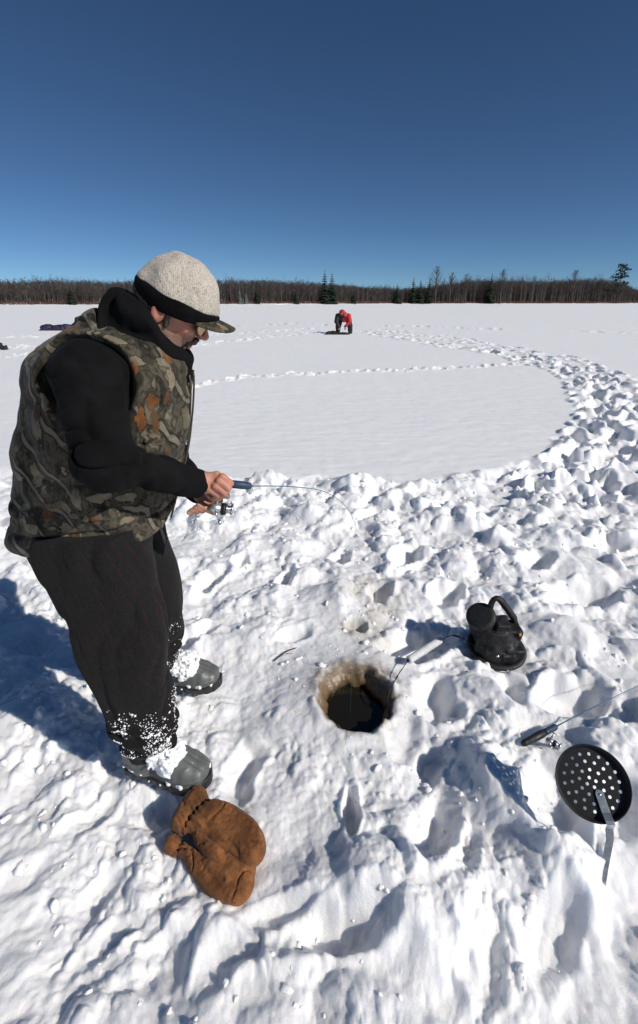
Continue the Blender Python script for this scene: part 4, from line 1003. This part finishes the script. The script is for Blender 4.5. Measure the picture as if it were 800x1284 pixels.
for k, i in enumerate((6, 14, 21, 28, 33, len(tipp)-1)):
    p = np.array(tipp[i]); m = MB(); Rg = axes(rd, (0, 0, 1)); rr = (.0055, .0045, .0038, .003, .0026, .0022)[k]
    ring = [p-np.array([0, 0, rr+.0015])+Rg@np.array([0, rr*math.cos(t), rr*math.sin(t)]) for t in np.linspace(0, 2*math.pi, 13)]; m.tube(ring, .0006, 5, cap=False); m.build('line_guide', M['metal'], rod)
ln = catmull([tipp[-1]-np.array([0, 0, .004]), (tipp[-1]*.5+np.array([HX, HY, .0])*.5)+np.array([-.006, 0, 0]), np.array([HX-.02, HY-.02, WATER_Z-.02])], 8)
m = MB(); m.tube(ln, .00022, 4); m.tube([p-np.array([0, 0, .0065]) for p in tipp[4:]], .00022, 4); m.build('line', M['line'], rod)
# reel
def reel(root, c, ax, up, S=1.0):
    R3 = axes(ax, up); RL = np.stack([R3[:, 1], R3[:, 2], R3[:, 0]], 1)        # lathe axis along the rod
    def L(f, l, u): return np.array(c)+R3@(np.array([f, l, u])*S)
    re = MB(); prof = [(.001, -.034), (.009, -.033), (.0145, -.027), (.0165, -.016), (.0155, -.004), (.012, .000)]
    re.lathe(c, RL, [(a*S, b*S) for a, b in prof], 20)
    re.tube([L(-.016, 0, .010), L(-.012, 0, .030), L(-.008, 0, .044)], [.0055*S, .0042*S, .0050*S], 10); re.tube([L(-.036, 0, .0455), L(.018, 0, .0455)], .0032*S, 8)
    ro = re.build('reel', M['galv'], root)
    m = MB(); m.lathe(c, RL, [(a*S, b*S) for a, b in [(.012, .000), (.0185, .001), (.0185, .012), (.0165, .013)]], 24); m.build('rotor', M['enamel'], ro)
    m = MB(); m.lathe(c, RL, [(a*S, b*S) for a, b in [(.010, .013), (.0165, .014), (.0165, .017), (.0125, .018), (.0125, .029), (.0170, .030), (.0175, .033), (.012, .036), (.001, .037)]], 24); m.build('spool', M['metal'], ro)
    m = MB(); m.tube([L(.006, .019, .004), L(.020, .024, .004), L(.032, .020, .010), L(.037, .004, .019), L(.031, -.014, .018), L(.018, -.022, .008), L(.006, -.019, .004)], .0013*S, 6); m.tube([L(.004, .020, .006), L(.022, .024, .005)], .003*S, 6); m.build('bail', M['metal'], ro)
    m = MB(); m.tube([L(-.016, -.012, 0), L(-.016, -.026, 0), L(-.012, -.030, -.010), L(-.002, -.031, -.024)], .0022*S, 6); m.tube([L(-.002, -.027, -.025), L(-.002, -.043, -.025)], [.0048*S, .0058*S], 10); m.build('crank', M['metal'], ro)
reel(rod, P(277, 638, 1.318), rd, (0, -.1, 1), 1.0)
# -- second rod lying on the snow to the right
r2 = on_snow(655, 934, .012); r2b = on_snow(697, 911, .035); r2 = np.array([r2[0], r2[1], max(r2[2], .02)])
d2 = (r2b-r2); L2 = np.linalg.norm(d2); d2 = d2/L2
rod2 = empty('fishing_rod', r2); tag(rod2, 'short rod with black grip and blue blank lying on snow above the black skimmer', 'fishing rod')
m = MB(); m.tube([r2+d2*L2*t for t in (0, .05, .30, .33, .58, .62, .66)], [.008, .0125, .013, .0145, .0145, .013, .011], 16); m.build('handle', M['black_nylon'], rod2)
m = MB(); m.tube([r2+d2*L2*t for t in (.64, .68, .95, 1.0)], [.012, .0125, .0125, .010], 16); m.build('grip', M['blue_grip'], rod2)
e2 = on_snow(800, 860, .10); e2 = r2b+(e2-r2b); bl = catmull([r2b, r2b*.6+e2*.4+np.array([0, 0, .004]), e2, e2+(e2-r2b)*.45-np.array([0, 0, .01])], 8)
m = MB(); m.tube(bl, list(np.linspace(.0027, .0009, len(bl))), 6); m.build('blank', M['blue'], rod2)
for i in (4, 9, 14, 18, 22):
    p = np.array(bl[i]); Rg = axes(d2, (0, 0, 1)); m = MB(); m.tube([p-np.array([0, 0, .006])+Rg@np.array([0, .0045*math.cos(t), .0045*math.sin(t)]) for t in np.linspace(0, 2*math.pi, 11)], .0007, 5, cap=False); m.build('line_guide', M['metal'], rod2)
m = MB(); m.tube([p+np.array([.0, .0, -.0075+.004*math.sin(i*.8)]) for i, p in enumerate(bl)], .0005, 4); m.build('line', M['line'], rod2)
rc = r2+d2*L2*.66+np.array([.012, -.045, -.004]); reel(rod2, rc, -d2*.2+np.array([.9, -.45, -.1]), (-.25, .8, .5), .75)

# -- skimmer
def skimmer():
    t = 1.46; s_ = (981-PPY)/FPX; y = t*(CP-SP*s_); C = P(742, 981, y); rad = .103
    toc = np.array([0, 0, CAMZ])-C; toc /= np.linalg.norm(toc); nrm = toc+np.array([.20, .02, -.12]); nrm /= np.linalg.norm(nrm)
    base = on_snow(755, 1106, 0.0); root = empty('ice_skimmer', base); tag(root, 'black perforated ice skimmer ladle with its galvanised handle planted in the snow', 'skimmer')
    up = np.array([-.15, .3, 1.]); R = axes(nrm, up); RL = np.stack([R[:, 1]*-1, R[:, 2], R[:, 0]], 1)     # x right, y up, z toward the viewer
    if np.linalg.det(RL) < 0: RL[:, 0] *= -1
    def L(x, y_, z): return C+RL@np.array([x, y_, z])
    cu = bpy.data.curves.new('plate', 'CURVE'); cu.dimensions = '2D'; cu.fill_mode = 'BOTH'; cu.extrude = .0012
    def circ(cx, cy, r_, n):
        sp = cu.splines.new('POLY'); sp.points.add(n-1); sp.use_cyclic_u = True
        for i in range(n): sp.points[i].co = (cx+r_*math.cos(2*math.pi*i/n), cy+r_*math.sin(2*math.pi*i/n), 0, 1)
    circ(0, 0, rad*.90, 72)
    rg = random.Random(4)
    for rr, n, ph in ((.13, 4, .3), (.33, 9, .1), (.535, 13, .25), (.735, 18, .05)):
        for k in range(n):
            a = ph+2*math.pi*k/n; x, y_ = rad*rr*math.cos(a), rad*rr*math.sin(a)
            circ(x+rg.uniform(-.0008, .0008), y_+rg.uniform(-.0008, .0008), .0047, 12)
    tmp = bpy.data.objects.new('tmp', cu); COL.objects.link(tmp); dg = bpy.context.evaluated_depsgraph_get(); me = bpy.data.meshes.new_from_object(tmp.evaluated_get(dg)); bpy.data.objects.remove(tmp)
    V = np.array([L(*v.co) for v in me.vertices]); F = [tuple(p.vertices) for p in me.polygons]; mesh_np('perforated_plate', V, F, M['enamel'], root, smooth=False)
    m = MB(); prof = [(rad*.885, -.0012), (rad*.90, .001), (rad*.955, .013), (rad*.985, .0165), (rad*1.0, .0150), (rad*.985, .0125), (rad*.925, -.0025), (rad*.885, -.0026), (rad*.885, -.0012)]; m.lathe(C, RL, prof, 72); m.build('rim', M['enamel'], root)
    # flat strap handle: riveted on the plate, over the rim, bent, down into the snow
    pts = [L(.012, -.018, .0042), L(.014, -.028, .0042), L(.020, -.075, .0060), L(.0225, -.094, .018), L(.024, -.102, .0195), P(764, 1040, 1.005), P(765, 1052, .985), base*.75+P(764, 1050, .985)*.25, base+np.array([0, 0, -.0]), base+np.array([-.003, -.02, -.07])]
    wv = RL[:, 0]; m = MB(); w0 = .0115; V = []; ws = [.005, w0, w0, w0, w0, w0, w0*.95, w0*.95, w0*.95, w0*.95]
    for i, p in enumerate(pts):
        d = pts[min(i+1, len(pts)-1)]-pts[max(i-1, 0)]; d /= np.linalg.norm(d); nn = np.cross(wv, d); nn /= np.linalg.norm(nn); th = .0011
        V += [p+wv*ws[i]+nn*th, p-wv*ws[i]+nn*th, p-wv*ws[i]-nn*th, p+wv*ws[i]-nn*th]
    F = [(4*i+j, 4*i+(j+1) % 4, 4*i+4+(j+1) % 4, 4*i+4+j) for i in range(len(pts)-1) for j in range(4)]+[(0, 1, 2, 3), tuple(4*len(pts)-4+j for j in (3, 2, 1, 0))]
    m.add(V, F); h = m.build('handle', M['galv'], root, smooth=False, bevel=.0008)
    m = MB(); m.lathe(L(.0145, -.031, .0055), RL, [(.0042, 0), (.0038, .0015), (.0001, .0022)], 12); m.build('rivet', M['metal'], h)
skimmer()

# -- the pair of mittens
def zo(*pts): return [(180+x/4.444, 970+y/4.444) for x, y in pts]
def poly_sd(p2, poly):
    """signed distance to a closed outline"""
    d = np.full(p2.shape[0], 1e9, F32); ins = np.zeros(p2.shape[0], bool); n = len(poly)
    for i in range(n):
        a, b = poly[i], poly[(i+1) % n]; e = b-a; w_ = p2-a.astype(F32); t = np.clip((w_@e.astype(F32))/float(e@e), 0, 1); q = w_-t[:, None]*e.astype(F32); d = np.minimum(d, (q*q).sum(1))
        c = (a[1] <= p2[:, 1]) != (b[1] <= p2[:, 1])
        if abs(e[1]) > 1e-12: ins ^= c & (p2[:, 0] < a[0]+(p2[:, 1]-a[1])/e[1]*e[0])
    return np.where(ins, -1, 1)*np.sqrt(d)
def pillow(p, outline, zc, H, w, tiltx=0., tilty=0.):
    """a soft padded shape: outline in plan, thickness H, rounded over the width w"""
    sh = p.shape[:-1]; q = p.reshape(-1, 3); c = outline.mean(0)
    far = np.hypot(q[:, 0]-c[0], q[:, 1]-c[1]) > .24; o = np.full(len(q), .08, F32); k = ~far
    if k.any():
        d = poly_sd(q[k, :2], outline); z = q[k, 2]-zc-tiltx*(q[k, 0]-c[0])-tilty*(q[k, 1]-c[1]); u = np.clip(-d/w, 0, 1); T = H*np.sqrt(np.clip(1-(1-u)**2, 0, 1))
        inn = (np.abs(z)-T)*np.where(u < 1, .55, .9); out_ = np.sqrt(d*d+z*z); o[k] = np.where(d < 0, np.maximum(inn, np.where(np.abs(z) > H, np.abs(z)-H, -1)), out_*.9)
    return o.reshape(sh)
def outline(pts, z, n=4):
    q = [G(u, v, z)[:2] for u, v in zo(*pts)]; m_ = len(q); o = []
    for i in range(m_):
        a, b, c, d = q[i-1], q[i], q[(i+1) % m_], q[(i+2) % m_]
        for k in range(n):
            t = k/n; o.append(.5*(2*b+(c-a)*t+(2*a-5*b+4*c-d)*t*t+(-a+3*b-3*c+d)*t**3))
    return np.array(o)
def groove(p, pts, z, w_, a):
    l = [G(u, v, z)[:2] for u, v in zo(*pts)]; return a*np.exp(-(polydist(p[..., 0], p[..., 1], l)/w_)**2)
def leather(p, sd):
    w_ = p+.014*noise3(p, .05, sd+3)[..., None]
    return crease(w_, .070, .0042, sd+1, (1, 1, 1), .09)+crease(w_, .030, .0009, sd+5, (1, 1, 1), .14)+.005*noise3(p, .07, sd+6)+.0012*noise3(p, .010, sd+2)
gz0 = float(np.mean([hz(*G(u, v, .03)[:2]) for u, v in ((240, 1040), (270, 1060), (300, 1080), (280, 1110), (240, 1080))]))
zB, zA = gz0+.022, gz0+.058
oA = outline([(150, 300), (172, 240), (215, 170), (262, 112), (312, 98), (358, 118), (376, 160), (420, 172), (490, 192), (565, 232), (632, 290), (672, 345), (686, 402), (668, 455), (622, 492), (565, 498), (500, 470), (440, 436), (385, 400), (335, 372), (290, 352), (245, 330), (200, 334)], zA)
oAt = outline([(285, 335), (330, 352), (390, 398), (445, 440), (468, 490), (450, 528), (405, 520), (350, 478), (305, 425), (280, 375)], zA-.008)
oB = outline([(108, 420), (128, 378), (172, 350), (210, 366), (250, 400), (330, 440), (450, 470), (560, 470), (622, 500), (622, 570), (614, 630), (588, 685), (540, 722), (485, 728), (425, 706), (350, 662), (290, 602), (245, 535), (215, 480), (170, 470), (118, 440)], zB)
oBt = outline([(340, 480), (420, 455), (500, 470), (536, 520), (525, 580), (480, 618), (430, 622), (375, 585), (335, 545), (318, 505)], zB+.02)
def f_mitA(p):
    cuff = pillow(p, oA, zA, .048, .030, 0, .10); th = pillow(p, oAt, zA-.004, .030, .020)
    q0, q1 = [G(u, v, zA)[:2] for u, v in zo((205, 335), (375, 165))]; dv = (q1-q0)/np.linalg.norm(q1-q0); tt = (p[..., 0]-q0[0])*dv[0]+(p[..., 1]-q0[1])*dv[1]; nr = -(p[..., 0]-q0[0])*dv[1]+(p[..., 1]-q0[1])*dv[0]
    g2 = np.exp(-(nr/.020)**2); ruf = g2*(.0035*np.sin(tt*390+3*noise3(p, .03, 7))+.006)+.007*np.exp(-(nr/.006)**2)
    d = smin(cuff+ruf, th, .0015); d = d+groove(p, [(225, 345), (300, 400), (400, 520)], zA, .006, .004)+leather(p, 71)
    m1, m2 = [G(u, v, zA)[:2] for u, v in zo((150, 290), (290, 105))]; md = (m2-m1)/np.linalg.norm(m2-m1); mm = (m1+m2)/2; L = np.linalg.norm(m2-m1)
    c = A(mm[0], mm[1], zA); R3 = np.stack([[md[0], md[1], 0], [-md[1], md[0], 0], [0, 0, 1]], 1); return smax(d, -ell(p, c, (L*.40, .018, .030), R3), .004)
def f_mitB(p):
    b = pillow(p, oB, zB, .034, .028, 0, .05); th = pillow(p, oBt, zB+.022, .024, .022)
    q0, q1 = [G(u, v, zB)[:2] for u, v in zo((178, 472), (222, 372))]; dv = (q1-q0)/np.linalg.norm(q1-q0); tt = (p[..., 0]-q0[0])*dv[0]+(p[..., 1]-q0[1])*dv[1]; nr = -(p[..., 0]-q0[0])*dv[1]+(p[..., 1]-q0[1])*dv[0]
    ruf = np.exp(-(nr/.018)**2)*(.003*np.sin(tt*420+3*noise3(p, .03, 9))+.004)+.006*np.exp(-(nr/.006)**2)
    return smin(b+ruf, th, .0015)+leather(p, 61)+groove(p, [(340, 560), (390, 600), (450, 625)], zB, .005, .004)
cM = G(270, 1063, gz0+.04)
for nm, ff, zl in (('upper', f_mitA, 'upper brown suede mitten with wide gathered cuff, lying on the other one'), ('lower', f_mitB, 'lower brown suede mitten, half under the other one, by the near boot')):
    o = sdf_obj('mitten', ff, cM-np.array([.24, .24, .09]), cM+np.array([.24, .24, .12]), .0026, M['leather'], slack=1.6); tag(o, zl, 'mitten', 'pair of leather mittens')

# -- sonar unit with its cable and float
def sonar():
    O = on_snow(622, 812, .015); root = empty('sonar_unit', O); tag(root, 'black round fishing sonar with loop handle sunk in snow right of the hole', 'sonar unit')
    X = np.array([1., 0, 0]); tilt = np.array([-.30, -.18, 1.]); R = axes(X, tilt)
    def L(x, y, z): return O+R@np.array([x, y, z])
    m = MB(); m.lathe(O, R, [(.0001, -.01), (.118, -.012), (.138, -.004), (.143, .006), (.138, .014), (.124, .018), (.119, .014)], 40); m.build('base', M['black_nylon'], root)
    def body(p):
        q = (p-O.astype(F32))@R.astype(F32); tab = [(-.02, 0, 0, .120, .112), (.03, 0, 0, .112, .104), (.07, -.005, .005, .095, .088), (.11, -.018, .008, .078, .070), (.145, -.026, .01, .062, .058)]
        d = loft(q, tab, 2.6); an = np.arctan2(q[..., 1], q[..., 0]); d = d+.006*np.sin(an*7)*sstep(.12, .03, q[..., 2])
        d = smin(d, rbox(q, (.062, .02, .075), (.040, .045, .060), .010), .008); d = smin(d, rbox(q, (.055, -.045, .045), (.045, .045, .030), .008), .008); d = smin(d, rbox(q, (.0, .01, .13), (.035, .04, .05), .010), .010); d = smin(d, rbox(q, (-.06, -.05, .04), (.032, .035, .030), .012), .015); d = smin(d, rbox(q, (.02, -.075, .035), (.03, .03, .022), .008), .01)
        return d+.004*noise3(p, .035, 88)+.0012*noise3(p, .012, 89)
    sdf_obj('housing', body, O-.22, O+.25, .0035, M['enamel'], root)
    hc = P(604, 776, O[1]+.01); ha = axes(R@np.array([-.42, -.30, 1.]), X); RL = np.stack([ha[:, 1], ha[:, 2], ha[:, 0]], 1)
    m = MB(); m.lathe(hc, RL, [(.074, -.085), (.070, -.05), (.066, -.035), (.066, .010), (.070, .014), (.070, .034), (.065, .041), (.050, .043), (.0001, .044)], 32); m.build('dial_head', M['black_nylon'], root)
    y0 = O[1]+.02
    pts = catmull([P(614, 786, y0), P(614, 766, y0), P(617, 755, y0), P(622, 750, y0), P(629, 754, y0+.0), P(642, 772, y0), P(645, 779, y0), P(643, 804, y0)], 2)
    m = MB(); m.tube(pts, .0165, 4); m.build('carry_handle', M['black_nylon'], root)
    m = MB(); m.box(P(652, 796, O[1]-.05), axes((1, 0, .3), (-.3, -.5, 1)), (.006, .004, .011)); m.build('orange_switch', simple('orange_plastic', (.75, .30, .02), .4), root, bevel=.002)
    for a, z in ((-1.9, .05), (-1.3, .04), (-.9, .06)):
        m = MB(); m.lathe(L(.10*math.cos(a), .10*math.sin(a), z), axes(R@np.array([0, 0, 1.]), R@np.array([math.cos(a), math.sin(a), .4])), [(.008, -.004), (.008, .004), (.0001, .006)], 12); m.build('screw', M['metal'], root)
    pts = [L(.150*math.cos(a), .150*math.sin(a), .002) for a in np.linspace(-2.15, -1.25, 12)]; m = MB(); m.tube(pts, .0035, 6); m.tube([pts[0]+np.array([-.004, 0, 0]), pts[1]], .006, 8); m.build('wire_bail', M['metal'], root)
    # cable
    f0 = on_snow(553, 802, .055); f1 = on_snow(512, 828, .045)
    c = catmull([L(-.10, -.03, .03), on_snow(572, 797, .06), f0], 6); c2 = catmull([f1, on_snow(500, 845, .035), on_snow(491, 862, .02), np.array([G(485, 880, -.02)[0], G(485, 880, -.02)[1], -.02]), G(481, 893, -.11)], 6)
    m = MB(); m.tube(c, .0022, 6); m.build('cable', M['cord'], root); m = MB(); m.tube(c2, .0022, 6); m.build('cable', M['cord'], root); m = MB(); m.tube([c[5], c[7]], .0052, 8); m.build('plug', M['cord'], root); m = MB(); m.tube([c2[7], c2[8]], .0038, 8); m.build('plug', M['cord'], root)
    fl = MB(); ax = (f1-f0)/np.linalg.norm(f1-f0); fl.tube([f0, f0+ax*.004, f0+ax*.01, f1-ax*.01, f1-ax*.004, f1], [.008, .0165, .0185, .0185, .0165, .008], 18)
    mm = NT('frosted_foam'); mm.base(mm.ramp(mm.noise(50, 4), [(.3, (.50, .52, .52)), (.7, (.68, .69, .69))]), .5, .4); mm.bump(mm.noise(120, 3), .3, .002)
    o = fl.build('cable_float', mm.m, root)
    for t in (.0, 1.0):
        m = MB(); p = f0+(f1-f0)*t; m.tube([p-ax*.006*(1 if t == 0 else -1), p+ax*.004*(1 if t == 0 else -1)], .0075, 10); m.build('end_plug', M['cord'], o)
sonar()
# -- twig frozen in the slush left of the hole
tw = MB(); a, b = on_snow(344, 828, .006), on_snow(372, 812, .012); tw.tube(catmull([a, (a+b)/2+np.array([0, .01, .004]), b], 4), [.0035]*4+[.003]*4+[.0015], 6); tw.tube([(a+b)/2, (a+b)/2+np.array([.03, -.01, .012])], [.002, .001], 5)
tag(tw.build('twig', M['trunk']), 'small dark twig lying in the snow between the far boot and the hole', 'twig')

# ------------------------------------------------------------------ far away on the lake
M['red'] = simple('red_nylon', (.42, .010, .022), .6, var=.3, vs=8); M['dark_cloth'] = simple('dark_snow_trousers', (.022, .018, .018), .8, var=.5, vs=6); M['purple'] = simple('purple_tarp', (.030, .020, .060), .55, var=.5, vs=3, bump=.6, bs=6, bd=.08)
def far_person():
    O = G(431, 418.5); O[2] = hz(O[0], O[1]); root = empty('person', O); tag(root, 'distant person in red and black winter clothes bending down over gear on the lake', 'person'); o = O.astype(F32); PX = float(O[1]*CP+CAMZ*SP)/FPX
    W = lambda x, y, z: A(x, y, z)
    def lc(f): return lambda p: f((p-o)/np.array([1.12, .95, .90], F32))*F32(.9)
    hip = {s: W(.02+.19*s, .25, .80) for s in (-1, 1)}; kn = {s: W(.02+.27*s, .12, .44) for s in (-1, 1)}; an = {s: W(.02+.30*s, .16, .07) for s in (-1, 1)}
    sh = {s: W(-.04+.25*s, -.18, 1.02) for s in (-1, 1)}; el = {s: W(-.06+.31*s, -.25, .68) for s in (-1, 1)}; wr = {-1: W(-.24, -.32, .36), 1: W(.05, -.34, .38)}; hd = W(-.10, -.32, 1.16)
    def bodyf(p):
        d = smin(ell(p, hd, (.09, .105, .12)), chain(p, [(hd, .06), (W(-.03, -.16, 1.04), .10), (W(0, .2, .86), .13)], .06), .03)
        for s in (-1, 1):
            d = smin(d, chain(p, [(W(-.03, -.12, 1.02), .09), (sh[s], .06), (el[s], .045), (wr[s], .035)], .03), .03); d = smin(d, chain(p, [(W(0, .2, .84), .12), (hip[s], .09), (kn[s], .065), (an[s], .045), (an[s]+A(0, -.12, -.02), .035)], .04), .04)
            d = smin(d, ell(p, wr[s]+A(0, -.02, -.06), (.035, .03, .055)), .02)
            for k in range(4): d = smin(d, rcone(p, wr[s]+A(-.03+.02*k, -.03, -.10), wr[s]+A(-.034+.023*k, -.04, -.15), .011, .009), .006)
            d = smin(d, rcone(p, wr[s]+A(-.03*s, -.03, -.05), wr[s]+A(-.06*s, -.05, -.09), .013, .010), .008)
        return smin(d, ell(p, hd+A(0, -.10, -.04), (.015, .02, .02)), .01)
    sdf_obj('body', lc(bodyf), O-np.array([.7, .8, .1]), O+np.array([.7, .7, 1.5]), .016, M['skin'], root)
    def jack(p):
        d = chain(p, [(W(-.03, -.16, 1.03), .19), (W(0, .12, .93), .235), (W(.02, .28, .84), .22)], .1)
        for s in (-1, 1): d = smin(d, chain(p, [(sh[s], .115), (el[s], .085), (wr[s]+A(0, 0, .03), .06)], .05), .06)
        return smax(d, -(ell(p, hd, (.10, .13, .12))), .02)+.012*noise3(p, .12, 5)
    def blackp(p):                                             # black yoke and near sleeve over the red
        return smax(jack(p)-.008, smin(p[..., 0]-(.12-.5*(p[..., 2]-.95)*0)-.35*p[..., 1], -(1.2-p[..., 2]), .02), .01)
    jo = sdf_obj('jacket', lc(jack), O-np.array([.7, .8, .1]), O+np.array([.7, .7, 1.5]), .018, M['red'], root)
    sdf_obj('black_yoke', lc(lambda p: smax(smax(jack(p)-.010, p[..., 0]-.13-.5*(p[..., 1]+.1), .01), -(np.maximum(p[..., 2]-.88, -p[..., 0]-.10)), .01)), O-np.array([.7, .8, .1]), O+np.array([.7, .7, 1.5]), .018, M['black_nylon'], jo)
    def tro(p):
        d = None
        for s in (-1, 1):
            c = chain(p, [(W(.01, .24, .84), .19), (hip[s], .15), (kn[s], .125), (an[s], .10)], .05); d = c if d is None else smin(d, c, .03)
        return smax(d, -(p[..., 2]-.05), .01)+.012*noise3(p, .1, 8)
    sdf_obj('trousers', lc(tro), O-np.array([.7, .8, .1]), O+np.array([.7, .7, 1.5]), .018, M['dark_cloth'], root)
    for s in (-1, 1): sdf_obj('boot', lc(lambda p, s=s: smin(rcone(p, an[s]+A(0, .02, -.01), an[s]+A(.02*s, -.20, -.03), .065, .055), rcone(p, an[s], an[s]+A(0, 0, .18), .075, .085), .03)), O-np.array([.7, .8, .1]), O+np.array([.7, .7, .6]), .018, M['dark_cloth'], root)
    sdf_obj('hood', lc(lambda p: smax(ell(p, hd+A(0, .02, .02), (.145, .15, .17)), -ell(p, hd+A(-.03, -.15, -.05), (.085, .10, .10)), .02)), O-np.array([.7, .8, .1]), O+np.array([.7, .7, 1.6]), .016, M['red'], root)
    # gear at the feet
    Q = G(424, 419.5); 
    def pile(p):
        q = p-np.array([Q[0], Q[1], hz(Q[0], Q[1])], F32); d = rbox(q, (-.02, 0, .04), (.62, .26, .06), .05); d = smin(d, ell(q, (-.30, .05, .11), (.22, .18, .08)), .05); return d+.03*noise3(p, .15, 12)
    t = sdf_obj('gear_sled', pile, Q-np.array([1.1, .6, .15]), Q+np.array([1.1, .6, .5]), .025, M['black_nylon']); tag(t, 'low dark sled of gear at the feet of the distant bending person', 'sled')
far_person()
def bundle(u, v, Lx, Ly, H, mt, name, lab, cat, seed, h, group=None):
    Q = G(u, v); Q[2] = hz(Q[0], Q[1])
    def f(p):
        q = p-Q.astype(F32); d = ell(q, (-.28*Lx, 0, .45*H), (.23*Lx, Ly, .55*H)); d = smin(d, ell(q, (.12*Lx, 0, .42*H), (.32*Lx, Ly*1.05, .5*H)), .12*H); d = smin(d, ell(q, (.30*Lx, .0, .62*H), (.20*Lx, Ly*.8, .42*H)), .15*H); d = smin(d, rbox(q, (0, 0, .12*H), (.46*Lx, Ly, .14*H), .06*H), .1*H)
        return d+folds(p, .30*H, .06*H, seed, (.6, 1, 1.4))+.05*H*noise3(p, .12*H*2, seed+1)
    o = sdf_obj(name, f, Q-np.array([.7*Lx, 1.6*Ly, .2*H]), Q+np.array([.7*Lx, 1.6*Ly, 1.5*H]), h, mt); tag(o, lab, cat, group)
bundle(72, 413.5, 1.95, .40, .36, M['purple'], 'covered_sled', 'dark purple tarp covered sled lying on the lake behind the man\'s back', 'sled', 91, .03)
bundle(-1, 437.5, .26, .12, .20, M['black_nylon'], 'dark_bag', 'tiny black bag at the left edge on the lake, left one of two', 'bag', 93, .014, 'black bags at the left edge'); bundle(6, 438, .20, .10, .16, M['black_nylon'], 'dark_bag', 'tiny black bag at the left edge on the lake, right one of two', 'bag', 95, .014, 'black bags at the left edge')
print('things', time.time()-T0)
#@@NEXT
